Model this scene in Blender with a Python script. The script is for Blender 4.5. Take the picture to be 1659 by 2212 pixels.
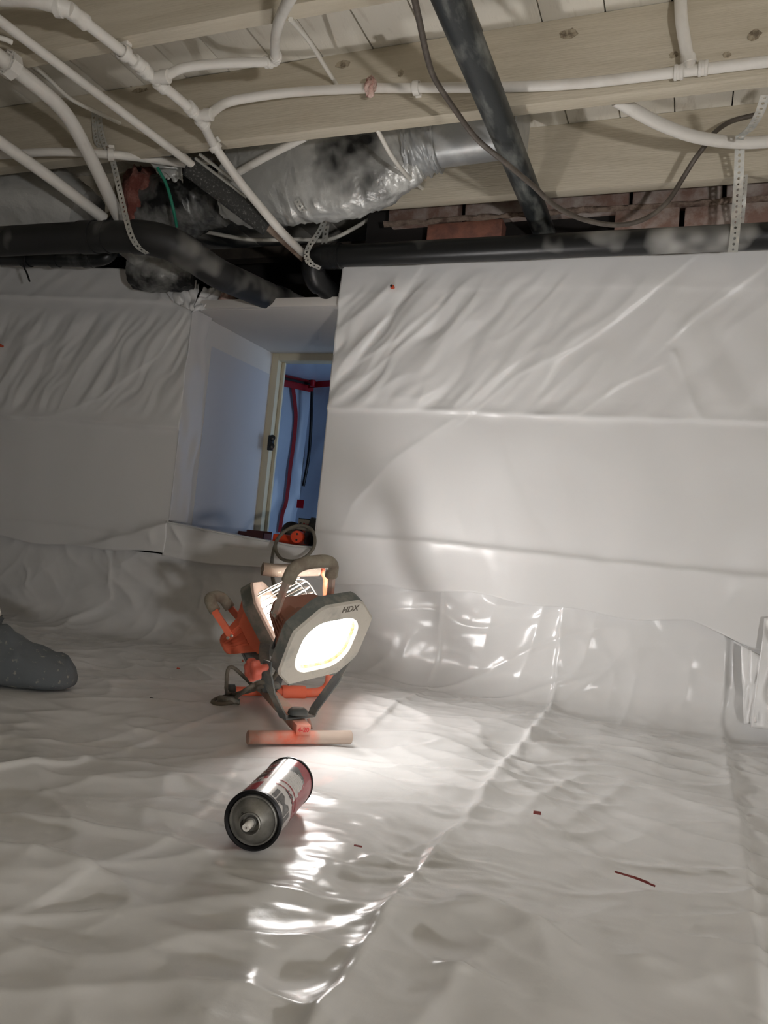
import bpy, bmesh, math, random
import numpy as np
from mathutils import Vector, Matrix

random.seed(7)
S = bpy.context.scene
for o in list(bpy.data.objects): bpy.data.objects.remove(o)
COL = S.collection

# ------------------------------------------------------------------ camera
F_PX, CX, CY, CAM_H = 1660.0, 829.5, 1106.0, 0.36
# rows: world X (along the joists), Y (towards the hatch wall), Z (up) in camera terms (right, up, forward)
_Y = np.array([(1480 - CX) / F_PX, -(1243 - CY) / F_PX, 1.0]); _Y /= np.linalg.norm(_Y)
_X = np.array([4229.5 / F_PX, -351.0 / F_PX, -1.0]); _X -= _Y * _X.dot(_Y); _X /= np.linalg.norm(_X)
_Z = -np.cross(_X, _Y)
CM = np.array([_X, _Y, _Z])
cam_d = bpy.data.cameras.new('camera')
cam = bpy.data.objects.new('camera', cam_d); COL.objects.link(cam)
r_, u_, f_ = CM[:, 0], CM[:, 1], CM[:, 2]
cam.matrix_world = Matrix(((r_[0], u_[0], -f_[0], 0), (r_[1], u_[1], -f_[1], 0), (r_[2], u_[2], -f_[2], CAM_H), (0, 0, 0, 1)))
cam_d.sensor_fit = 'VERTICAL'; cam_d.sensor_height = 36.0; cam_d.lens = 36.0 * F_PX / 2212.0
cam_d.clip_start = 0.02; cam_d.clip_end = 50
S.camera = cam

# ------------------------------------------------------------------ world, exposure, lamp strengths
LENS_FRONT = 13.5
LENS_REAR = 100.0
LENS_FILL = 480.0         # added fill lamp, unseen behind the camera, turned up to the joists
w = bpy.data.worlds.new('world'); S.world = w; w.use_nodes = True
w.node_tree.nodes['Background'].inputs[0].default_value = (0.30, 0.42, 0.62, 1)
w.node_tree.nodes['Background'].inputs[1].default_value = 0.03
S.view_settings.view_transform = 'Standard'
S.view_settings.look = 'None'
S.view_settings.gamma = 1.0
S.view_settings.use_curve_mapping = False
S.view_settings.exposure = 0.88
# daylight of the room beyond the hatch
ld = bpy.data.lights.new('outer_room_daylight', 'AREA'); ld.shape = 'RECTANGLE'; ld.size = 0.6; ld.size_y = 0.25
ld.energy = 1.6; ld.color = (0.52, 0.72, 1.0)
lo = bpy.data.objects.new('outer_room_daylight', ld); COL.objects.link(lo); lo.location = (-.58, 2.80, .72); lo.rotation_euler = (0, math.radians(90), 0)

# ------------------------------------------------------------------ helpers
def P(px, py, **k):
    """real point where the sight line through a photo pixel meets the world plane X=, Y= or Z="""
    d = CM @ np.array([(px - CX) / F_PX, -(py - CY) / F_PX, 1.0])
    (ax, v), = k.items(); i = 'XYZ'.index(ax)
    o = np.array([0, 0, CAM_H]); t = (v - o[i]) / d[i]
    return Vector(o + t * d)

def srgb(r, g, b):
    f = lambda c: (c / 255 / 12.92) if c / 255 <= 0.04045 else ((c / 255 + 0.055) / 1.055) ** 2.4
    return (f(r), f(g), f(b), 1.0)

def mat(name, col, rough=0.5, metal=0.0, col2=None, nscale=6.0, nlo=0.45, nhi=0.62, bump=None, stretch=(1, 1, 1),
        emit=None, coat=0.0, spec=0.5, rough2=None, metal2=None, detail=6.0):
    m = bpy.data.materials.new(name); m.use_nodes = True
    nt = m.node_tree; N = nt.nodes; L = nt.links; b = N['Principled BSDF']
    b.inputs['Base Color'].default_value = col; b.inputs['Roughness'].default_value = rough
    b.inputs['Metallic'].default_value = metal; b.inputs['Specular IOR Level'].default_value = spec
    b.inputs['Coat Weight'].default_value = coat
    if emit:
        b.inputs['Emission Color'].default_value = emit[0]; b.inputs['Emission Strength'].default_value = emit[1]
    if col2 or bump:
        tc = N.new('ShaderNodeTexCoord'); mp = N.new('ShaderNodeMapping'); mp.inputs['Scale'].default_value = stretch
        L.new(tc.outputs['Object'], mp.inputs['Vector'])
    if col2:
        n = N.new('ShaderNodeTexNoise'); n.inputs['Scale'].default_value = nscale; n.inputs['Detail'].default_value = detail
        n.inputs['Roughness'].default_value = 0.62
        L.new(mp.outputs[0], n.inputs['Vector'])
        r = N.new('ShaderNodeValToRGB'); r.color_ramp.elements[0].position = nlo; r.color_ramp.elements[1].position = nhi
        r.color_ramp.elements[0].color = col; r.color_ramp.elements[1].color = col2
        L.new(n.outputs['Fac'], r.inputs['Fac']); L.new(r.outputs['Color'], b.inputs['Base Color'])
        mr = None
        for sock, v0, v1 in (('Roughness', rough, rough2), ('Metallic', metal, metal2)):
            if v1 is not None:
                mr = N.new('ShaderNodeMapRange'); mr.inputs[1].default_value = nlo; mr.inputs[2].default_value = nhi
                mr.inputs[3].default_value = v0; mr.inputs[4].default_value = v1
                L.new(n.outputs['Fac'], mr.inputs[0]); L.new(mr.outputs[0], b.inputs[sock])
    if bump:
        n2 = N.new('ShaderNodeTexNoise'); n2.inputs['Scale'].default_value = bump[0]; n2.inputs['Detail'].default_value = 5
        L.new(mp.outputs[0], n2.inputs['Vector'])
        bp = N.new('ShaderNodeBump'); bp.inputs['Strength'].default_value = bump[1]; bp.inputs['Distance'].default_value = bump[2]
        L.new(n2.outputs['Fac'], bp.inputs['Height']); L.new(bp.outputs[0], b.inputs['Normal'])
    return m

MT = {}
MT['sheet'] = mat('white_plastic_sheet', srgb(228, 227, 225), 0.24, bump=(220, 0.12, 0.001))
MT['wall_sheet'] = mat('white_plastic_wall_sheet', srgb(228, 227, 225), 0.33, bump=(160, 0.10, 0.001))
MT['clear'] = mat('clear_plastic_edge', srgb(214, 210, 206), 0.16)
MT['joist'] = mat('sprayed_joist_wood', srgb(204, 195, 176), 0.75, col2=srgb(184, 174, 153), nscale=3.0, nlo=0.35, nhi=0.75,
                  stretch=(1, 8, 14), bump=(22, 0.35, 0.004))
MT['plank'] = mat('sprayed_subfloor_plank', srgb(230, 225, 213), 0.8, col2=srgb(188, 179, 162), nscale=7, nlo=0.56, nhi=0.80,
                  stretch=(5, 1, 1), bump=(40, 0.35, 0.003))
MT['deck'] = mat('dark_deck', srgb(40, 37, 33), 0.9)
MT['knot'] = mat('wood_knot', srgb(172, 160, 138), 0.8, col2=srgb(110, 98, 82), nscale=70)
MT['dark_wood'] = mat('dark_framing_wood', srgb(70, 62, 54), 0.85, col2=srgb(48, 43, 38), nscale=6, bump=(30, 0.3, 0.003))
MT['white_pipe'] = mat('white_plastic_pipe', srgb(226, 222, 214), 0.5, col2=srgb(204, 198, 188), nscale=9, nlo=0.5, nhi=0.8)
MT['white_cable'] = mat('white_cable_jacket', srgb(222, 218, 208), 0.55)
MT['copper'] = mat('dusty_copper', srgb(150, 132, 116), 0.5, col2=srgb(120, 96, 80), nscale=20)
MT['abs'] = mat('black_drain_pipe', srgb(20, 21, 22), 0.38, col2=srgb(196, 194, 188), nscale=3.4, nlo=0.585, nhi=0.74, detail=3, rough2=0.7, bump=(90, 0.08, 0.001))
MT['abs2'] = mat('black_drain_pipe_scuffed', srgb(26, 28, 29), 0.36, col2=srgb(112, 114, 112), nscale=5, nlo=0.55, nhi=0.78, stretch=(2, .6, 2), rough2=0.6)
MT['abs3'] = mat('black_drain_pipe_dusty', srgb(34, 34, 34), 0.55, col2=srgb(150, 148, 142), nscale=4, nlo=0.5, nhi=0.70, detail=3, rough2=0.75, bump=(160, 0.2, 0.001))
MT['vent'] = mat('black_vent_pipe', srgb(40, 44, 45), 0.42, col2=srgb(136, 138, 132), nscale=5, nlo=0.46, nhi=0.76, stretch=(5, 1.4, 5), rough2=0.6, bump=(80, 0.2, 0.001))
MT['pipe_print'] = mat('pipe_print', srgb(120, 124, 120), 0.6)
MT['foil'] = mat('silver_foil_jacket', srgb(206, 206, 202), 0.36, 0.35, col2=srgb(30, 31, 32), nscale=2.9, nlo=0.545, nhi=0.69, detail=4, rough2=0.32, metal2=0.3,
                 bump=(34, 0.75, 0.007))
MT['foil_dark'] = mat('dark_foil_jacket', srgb(34, 35, 36), 0.35, 0.3, col2=srgb(190, 190, 186), nscale=4, nlo=0.46, nhi=0.66, detail=5, rough2=0.4,
                      bump=(40, 0.6, 0.006))
MT['duct'] = mat('painted_metal_duct', srgb(170, 172, 172), 0.42, 0.35, col2=srgb(200, 200, 196), nscale=5)
MT['foam'] = mat('grey_foam_insulation', srgb(58, 58, 56), 0.95, col2=srgb(150, 148, 142), nscale=160, nlo=0.55, nhi=0.8, bump=(300, 0.8, 0.002))
MT['foam_side'] = mat('foam_cut_edge', srgb(170, 168, 160), 0.95, bump=(200, 0.8, 0.002))
MT['strap'] = mat('galvanised_strap', srgb(190, 190, 184), 0.45, 0.35, col2=srgb(216, 212, 202), nscale=40)
MT['brown_cable'] = mat('brown_cable_jacket', srgb(82, 74, 66), 0.5, col2=srgb(120, 112, 102), nscale=25, nlo=.5, nhi=.8)
MT['green'] = mat('green_wire', srgb(38, 128, 102), 0.5)
MT['pink'] = mat('pink_fibreglass', srgb(228, 198, 186), 0.95, col2=srgb(198, 150, 138), nscale=60, bump=(120, 1.0, 0.006))
MT['red_fib'] = mat('red_fibreglass', srgb(120, 66, 56), 0.95, col2=srgb(160, 112, 100), nscale=18, bump=(90, 1.0, 0.006))
MT['brick'] = mat('red_brick', srgb(134, 106, 94), 0.9, col2=srgb(184, 174, 166), nscale=9, nlo=0.42, nhi=0.62, bump=(70, 0.6, 0.004))
MT['brick_red'] = mat('bare_red_brick', srgb(138, 92, 76), 0.9, col2=srgb(112, 76, 66), nscale=20, bump=(80, 0.5, 0.004))
MT['mortar'] = mat('old_mortar', srgb(150, 132, 118), 0.95, col2=srgb(110, 90, 80), nscale=30, bump=(60, 1.0, 0.008))
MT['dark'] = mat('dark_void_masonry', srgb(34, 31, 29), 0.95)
MT['drywall'] = mat('white_painted_board', srgb(214, 209, 203), 0.7, bump=(60, 0.08, 0.001))
MT['cream'] = mat('cream_painted_wood', srgb(206, 196, 170), 0.55)
MT['black'] = mat('black_plastic', srgb(22, 23, 25), 0.4)
MT['rubber'] = mat('grey_dusty_rubber', srgb(92, 92, 84), 0.8, col2=srgb(140, 134, 122), nscale=40)
MT['film'] = mat('protective_film', srgb(196, 196, 200), 0.35)
MT['outer_sheet'] = mat('outer_clear_sheet', srgb(206, 218, 236), 0.3, bump=(14, 0.25, 0.01))
MT['tape'] = mat('red_tape', srgb(176, 24, 38), 0.35)
MT['zip'] = mat('black_zip', srgb(16, 16, 20), 0.4)
MT['orange'] = mat('orange_enamel', srgb(232, 116, 84), 0.55, col2=srgb(200, 154, 138), nscale=8, nlo=0.55, nhi=0.85, bump=(400, 0.1, 0.0005))
MT['orange_dusty'] = mat('orange_enamel_dusty', srgb(184, 166, 152), 0.7, col2=srgb(222, 98, 66), nscale=7, nlo=0.50, nhi=0.72)
MT['housing_dusty'] = mat('dusty_rust_orange_housing', srgb(178, 130, 114), 0.75, col2=srgb(196, 112, 88), nscale=5, nlo=0.45, nhi=0.9, bump=(500, 0.2, 0.0006))
MT['bezel'] = mat('dust_caked_bezel', srgb(196, 190, 178), 0.85, col2=srgb(150, 150, 142), nscale=18, nlo=0.55, nhi=0.8, bump=(260, 0.6, 0.0012))
MT['bezel_side'] = mat('grey_bezel_side', srgb(108, 112, 108), 0.8, col2=srgb(140, 138, 130), nscale=30, bump=(200, 0.4, 0.001))
MT['bezel_pink'] = mat('dust_pink_bezel', srgb(206, 188, 176), 0.85, col2=srgb(150, 144, 136), nscale=26, nlo=0.58, nhi=0.75, bump=(200, 0.5, 0.001))
MT['bracket'] = mat('grey_bracket', srgb(92, 96, 94), 0.6, col2=srgb(150, 142, 128), nscale=20, nlo=0.5, nhi=0.8)
MT['grip'] = mat('dusty_foam_grip', srgb(150, 142, 126), 0.9, col2=srgb(128, 116, 102), nscale=30, bump=(220, 0.5, 0.001))
MT['grip_dirty'] = mat('dirty_foam_grip', srgb(136, 122, 108), 0.9, col2=srgb(206, 190, 166), nscale=70, nlo=0.58, nhi=0.72, bump=(200, 0.5, 0.001))
MT['knob'] = mat('red_orange_knob', srgb(206, 96, 76), 0.5, col2=srgb(214, 160, 144), nscale=25, nlo=0.5, nhi=0.8)
MT['steel'] = mat('steel_rivet', srgb(190, 186, 178), 0.35, 0.8)
MT['wire'] = mat('guard_wire', srgb(224, 214, 204), 0.35, 0.7)
MT['reflector'] = mat('rusty_reflector', srgb(214, 160, 110), 0.5, 0.3, col2=srgb(150, 90, 50), nscale=60)
MT['cord'] = mat('dusty_cord', srgb(112, 106, 94), 0.75, col2=srgb(56, 56, 54), nscale=30, nlo=0.55, nhi=0.75)
MT['dark_grey'] = mat('dark_grey_metal', srgb(62, 66, 68), 0.5, col2=srgb(96, 96, 92), nscale=30)
MT['marker_red'] = mat('red_marker', srgb(206, 52, 50), 0.5)
MT['engrave'] = mat('engraved_dust', srgb(104, 98, 88), 0.9)
MT['can_silver'] = mat('can_lithographed_silver', srgb(212, 208, 204), 0.27, 0.25)
MT['can_red'] = mat('can_red_ink', srgb(156, 24, 36), 0.24, 0.25)
MT['can_grey'] = mat('can_grey_ink', srgb(84, 82, 80), 0.32, 0.1)
MT['can_dark'] = mat('can_dark_ink', srgb(58, 50, 48), 0.26, 0.3)
MT['can_white'] = mat('can_white_ink', srgb(226, 222, 216), 0.3)
MT['can_rim'] = mat('can_dark_rim', srgb(40, 40, 42), 0.35, 0.7)
MT['can_dome'] = mat('can_grey_dome', srgb(146, 144, 138), 0.36, 0.55, col2=srgb(118, 116, 110), nscale=30)
MT['nozzle'] = mat('white_plastic_nozzle', srgb(226, 222, 214), 0.5, col2=srgb(176, 160, 144), nscale=200, nlo=.55, nhi=.7)
MT['shoe'] = mat('grey_shoe_cover_cloth', srgb(98, 103, 106), 0.85, col2=srgb(150, 148, 138), nscale=70, nlo=0.60, nhi=0.70, detail=3, bump=(380, 0.25, 0.0008))
MT['suit'] = mat('white_coverall', srgb(222, 216, 204), 0.85, bump=(60, 0.3, 0.003))
MT['skin'] = mat('skin', srgb(196, 150, 126), 0.6)
MT['hair'] = mat('dark_hair', srgb(50, 40, 34), 0.8)
MT['orange_plastic'] = mat('orange_plastic', srgb(238, 76, 34), 0.4)
MT['carton_white'] = mat('carton_white', srgb(216, 206, 186), 0.6)
MT['carton_red'] = mat('carton_orange_red', srgb(206, 78, 52), 0.6)
MT['ink'] = mat('black_ink', srgb(30, 30, 32), 0.6)
MT['redbox'] = mat('maroon_card', srgb(120, 72, 66), 0.7)
MT['chip'] = mat('maroon_chip', srgb(122, 52, 48), 0.7)
MT['screw'] = mat('orange_screw_head', srgb(206, 84, 54), 0.5)
def lens_mat(name, strength):
    m = bpy.data.materials.new(name); m.use_nodes = True; nt = m.node_tree; nt.nodes.clear()
    e = nt.nodes.new('ShaderNodeEmission'); o = nt.nodes.new('ShaderNodeOutputMaterial')
    e.inputs[0].default_value = (1.0, 0.975, 0.965, 1); e.inputs[1].default_value = strength
    nt.links.new(e.outputs[0], o.inputs[0]); return m
MT['lens_front'] = lens_mat('lit_halogen_lens_front', LENS_FRONT)
MT['lens_rear'] = lens_mat('lit_halogen_lens_rear', LENS_REAR)
MT['lens_fill'] = lens_mat('lit_lens_added_fill', LENS_FILL)

def link(name, me, m, parent=None, smooth=True):
    o = bpy.data.objects.new(name, me); COL.objects.link(o)
    if m is not None:
        me.materials.clear()
        for q in (m if isinstance(m, (list, tuple)) else [m]): me.materials.append(MT[q] if isinstance(q, str) else q)
    if parent is not None: o.parent = parent
    me.polygons.foreach_set('use_smooth', [smooth] * len(me.polygons))
    return o

def pydata(name, vs, fs, m, parent=None, smooth=False, sharp=None):
    me = bpy.data.meshes.new(name); me.from_pydata([tuple(v) for v in vs], [], fs); me.update()
    o = link(name, me, m, parent, smooth)
    if smooth and sharp: me.set_sharp_from_angle(angle=math.radians(sharp))
    return o

def tag(o, label=None, cat=None, group=None, kind=None):
    if label: o['label'] = label
    if cat: o['category'] = cat
    if group: o['group'] = group
    if kind: o['kind'] = kind
    return o

def thing(name, loc, label, cat, group=None):
    o = bpy.data.objects.new(name, None); COL.objects.link(o); o.location = loc; o.empty_display_size = 0.05
    bpy.context.view_layer.update() if False else None
    return tag(o, label, cat, group)

def adopt(child, parent):
    """parent keeping world placement (parents here are only translated)"""
    child.parent = parent; child.matrix_parent_inverse = Matrix.Translation(parent.location).inverted(); return child

def bm_obj(name, bm, m, parent=None, smooth=False, sharp=None):
    me = bpy.data.meshes.new(name); bm.to_mesh(me); bm.free()
    o = link(name, me, m, None, smooth)
    if smooth and sharp: me.set_sharp_from_angle(angle=math.radians(sharp))
    if parent is not None: adopt(o, parent)
    return o

def box(name, lo, hi, m, parent=None, bevel=0.0, mx=None, jitter=0.0):
    bm = bmesh.new()
    bmesh.ops.create_cube(bm, size=1)
    lo, hi = Vector(lo), Vector(hi)
    for v in bm.verts:
        v.co = Vector([(lo[i] + hi[i]) / 2 + v.co[i] * (hi[i] - lo[i]) + random.uniform(-jitter, jitter) for i in range(3)])
    if bevel: bmesh.ops.bevel(bm, geom=bm.edges[:], offset=bevel, segments=2, affect='EDGES', profile=0.6)
    if mx is not None: bm.transform(mx)
    return bm_obj(name, bm, m, parent, bool(bevel), 35)

def spline(pts, n=6):
    """Catmull-Rom through the points; each may carry extra numbers (radius)"""
    a = [np.array(p, float) for p in pts]
    if len(a) < 3: 
        return [a[0] + (a[1] - a[0]) * i / n for i in range(n + 1)]
    out = []
    for i in range(len(a) - 1):
        p0 = a[i - 1] if i else 2 * a[0] - a[1]; p1, p2 = a[i], a[i + 1]; p3 = a[i + 2] if i + 2 < len(a) else 2 * a[-1] - a[-2]
        for k in range(n):
            t = k / n
            out.append(0.5 * (2 * p1 + (p2 - p0) * t + (2 * p0 - 5 * p1 + 4 * p2 - p3) * t * t + (3 * p1 - p0 - 3 * p2 + p3) * t ** 3))
    out.append(a[-1]); return out

def sweep_geo(pts, rad, seg=14, caps=True, squash=None, wob=0.0, rng=None):
    pts = [Vector(p[:3]) for p in pts]; n = len(pts)
    if not hasattr(rad, '__len__'): rad = [rad] * n
    tang = []
    for i in range(n):
        d = pts[min(i + 1, n - 1)] - pts[max(i - 1, 0)]
        tang.append(d.normalized() if d.length > 1e-9 else (tang[-1] if tang else Vector((0, 0, 1))))
    ref = Vector((0, 0, 1)) if abs(tang[0].z) < 0.9 else Vector((1, 0, 0))
    nrm = (ref - tang[0] * ref.dot(tang[0])).normalized()
    vs, fs = [], []
    for i in range(n):
        nrm = (nrm - tang[i] * nrm.dot(tang[i])).normalized(); bi = tang[i].cross(nrm)
        for k in range(seg):
            t = 2 * math.pi * k / seg; r = rad[i]
            if wob and rng: r *= 1 + wob * rng()
            sx, sy = squash if squash else (1, 1)
            vs.append(pts[i] + nrm * (math.cos(t) * r * sx) + bi * (math.sin(t) * r * sy))
    for i in range(n - 1):
        for k in range(seg):
            k2 = (k + 1) % seg
            fs.append((i * seg + k, i * seg + k2, (i + 1) * seg + k2, (i + 1) * seg + k))
    if caps:
        fs.append(tuple(range(seg - 1, -1, -1))); fs.append(tuple((n - 1) * seg + k for k in range(seg)))
    return vs, fs

def tube(name, pts, r, m, parent=None, n=6, seg=14, smooth_path=True, **k):
    if smooth_path: pts = spline(pts, n)
    vs, fs = sweep_geo(pts, r, seg, **k)
    o = pydata(name, vs, fs, m, None, True, 50)
    if parent is not None: adopt(o, parent)
    return o

def lathe(name, p0, axis, prof, m, parent=None, seg=24, sharp=40, caps=True):
    """prof: (distance along axis, radius) pairs"""
    ax = Vector(axis).normalized(); p0 = Vector(p0)
    ref = Vector((0, 0, 1)) if abs(ax.z) < 0.9 else Vector((1, 0, 0))
    a = (ref - ax * ref.dot(ax)).normalized(); b = ax.cross(a); vs, fs = [], []
    for d, r in prof:
        for k in range(seg):
            t = 2 * math.pi * k / seg; vs.append(p0 + ax * d + a * (math.cos(t) * r) + b * (math.sin(t) * r))
    for i in range(len(prof) - 1):
        for k in range(seg):
            k2 = (k + 1) % seg; fs.append((i * seg + k, i * seg + k2, (i + 1) * seg + k2, (i + 1) * seg + k))
    if caps:
        fs.append(tuple(range(seg - 1, -1, -1))); fs.append(tuple((len(prof) - 1) * seg + k for k in range(seg)))
    o = pydata(name, vs, fs, m, None, True, sharp)
    if parent is not None: adopt(o, parent)
    return o

def ring(name, p, axis, r_in, r_out, h, m, parent=None, seg=20):
    return lathe(name, Vector(p) - Vector(axis).normalized() * h / 2, axis,
                 [(0, r_in), (0, r_out), (h, r_out), (h, r_in), (0, r_in)], m, parent, seg, caps=False)

def ribbon(name, pts, wdir, width, thick, m, parent=None):
    """flat bar bent along a polyline; wdir = direction of its width"""
    pts = [Vector(p) for p in pts]; vs, fs = [], []; n = len(pts)
    for i in range(n):
        t = (pts[min(i + 1, n - 1)] - pts[max(i - 1, 0)]).normalized()
        wd = Vector(wdir[i]) if isinstance(wdir, list) else Vector(wdir)
        wd = (wd - t * wd.dot(t)).normalized(); nn = t.cross(wd)
        for sx, sy in ((-1, -1), (1, -1), (1, 1), (-1, 1)):
            vs.append(pts[i] + wd * (sx * width / 2) + nn * (sy * thick / 2))
    for i in range(n - 1):
        for k in range(4):
            k2 = (k + 1) % 4; fs.append((i * 4 + k, i * 4 + k2, i * 4 + 4 + k2, i * 4 + 4 + k))
    fs += [(3, 2, 1, 0), tuple((n - 1) * 4 + k for k in range(4))]
    o = pydata(name, vs, fs, m)
    if parent is not None: adopt(o, parent)
    return o

def strap(name, pts, wdir, width, label=None, pitch=0.0125, hole=0.0034, parent=None):
    """perforated hanger band with real holes"""
    pts = spline(pts, 12); d = [0]
    for a, b in zip(pts, pts[1:]): d.append(d[-1] + float(np.linalg.norm(b - a)))
    k = max(2, int(d[-1] / pitch)); P_ = []
    for i in range(2 * k + 1):
        s = d[-1] * i / (2 * k); P_.append(Vector([float(np.interp(s, d, [p[j] for p in pts])) for j in range(3)]))
    vs, fs = [], []
    for c in range(k):
        a, mdl, b = P_[2 * c], P_[2 * c + 1], P_[2 * c + 2]; t = (b - a).normalized()
        wd = Vector(wdir); wd = (wd - t * wd.dot(t)).normalized(); h = wd * (width / 2); base = len(vs)
        vs += [a - h, a, a + h, mdl + h, b + h, b, b - h, mdl - h]
        hr = hole * (1.0 if c % 3 else 0.75)
        for q in range(8):
            ang = math.radians(-135 - 45 * q); vs.append(mdl + wd * (math.sin(ang) * hr) + t * (math.cos(ang) * hr))
        for q in range(8):
            q2 = (q + 1) % 8; fs.append((base + q, base + q2, base + 8 + q2, base + 8 + q))
    o = pydata(name, vs, fs, 'strap')
    sm = o.modifiers.new('thickness', 'SOLIDIFY'); sm.thickness = 0.0012; sm.offset = 0
    if parent is not None: adopt(o, parent)
    elif label: tag(o, label, 'strap')
    return o

# ------------------------------------------------------------------ noise for the crumpled sheets
_perm = np.random.RandomState(11).permutation(4096)
_grad = np.random.RandomState(5).uniform(0, 2 * np.pi, 4096)
def perlin(x, y, seed=0):
    xi = np.floor(x).astype(int); yi = np.floor(y).astype(int); xf = x - xi; yf = y - yi
    def g(ix, iy, dx, dy):
        a = _grad[_perm[(_perm[(ix + seed * 131) % 4096] + iy) % 4096]]; return np.cos(a) * dx + np.sin(a) * dy
    u = xf ** 3 * (xf * (xf * 6 - 15) + 10); v = yf ** 3 * (yf * (yf * 6 - 15) + 10)
    n0 = g(xi, yi, xf, yf) * (1 - u) + g(xi + 1, yi, xf - 1, yf) * u
    n1 = g(xi, yi + 1, xf, yf - 1) * (1 - u) + g(xi + 1, yi + 1, xf - 1, yf - 1) * u
    return (n0 * (1 - v) + n1 * v) * 1.5
def rot(x, y, deg):
    c, s = math.cos(math.radians(deg)), math.sin(math.radians(deg)); return x * c + y * s, -x * s + y * c
def ridged(x, y, seed): return np.clip(1 - np.abs(perlin(x, y, seed)) * 2.6, 0, 1) ** 2
def pdist(x, y, poly):
    """signed distance (left positive) and distance to a polyline"""
    best = np.full(x.shape, 1e9); sg = np.zeros(x.shape)
    for (ax, ay), (bx, by) in zip(poly, poly[1:]):
        dx, dy = bx - ax, by - ay; L2 = dx * dx + dy * dy + 1e-12
        t = np.clip(((x - ax) * dx + (y - ay) * dy) / L2, 0, 1)
        d = np.hypot(x - ax - t * dx, y - ay - t * dy); side = np.sign(dx * (y - ay) - dy * (x - ax))
        m = d < best; best = np.where(m, d, best); sg = np.where(m, side, sg)
    return sg * best, best
def crease(x, y, poly, h, wdt, step=0.0):
    s, d = pdist(x, y, poly)
    h = h * (.75 + .9 * perlin(x * 13 + 3, y * 13, 77)); wdt = wdt * (1 + .5 * perlin(x * 9, y * 9, 78))
    return h * np.exp(-d / wdt) + step * np.sign(s) * (1 - np.exp(-d / (wdt * .4))) * np.exp(-d / (wdt * 5))
def zone(x, y, cx, cy, rx, ry): return np.exp(-(((x - cx) / rx) ** 2 + ((y - cy) / ry) ** 2))
def axis_coords(lo, flo, fhi, hi, fine, coarse):
    a = list(np.arange(lo, flo, coarse)) + list(np.arange(flo, fhi, fine)) + list(np.arange(fhi, hi, coarse)) + [hi]
    return np.array(a)
def grid_mesh(name, V, nx, ny, m, keep=None):
    """V: (ny, nx, 3)"""
    me = bpy.data.meshes.new(name); idx = np.arange(nx * ny).reshape(ny, nx)
    q = np.stack([idx[:-1, :-1], idx[:-1, 1:], idx[1:, 1:], idx[1:, :-1]], -1).reshape(-1, 4)
    if keep is not None: q = q[keep.reshape(-1)]
    me.vertices.add(nx * ny); me.vertices.foreach_set('co', V.reshape(-1).astype(np.float32))
    me.loops.add(len(q) * 4); me.loops.foreach_set('vertex_index', q.reshape(-1).astype(np.int32))
    me.polygons.add(len(q)); me.polygons.foreach_set('loop_start', np.arange(0, len(q) * 4, 4, dtype=np.int32))
    me.polygons.foreach_set('loop_total', np.full(len(q), 4, dtype=np.int32)); me.update(calc_edges=True)
    return link(name, me, m, None, True)

# ================================================================== STRUCTURE
X0, X1, YB, YW = -3.2, 1.6, -2.2, 2.03
JB, JT = 1.32, 1.50                       # joist underside, subfloor underside
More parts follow.
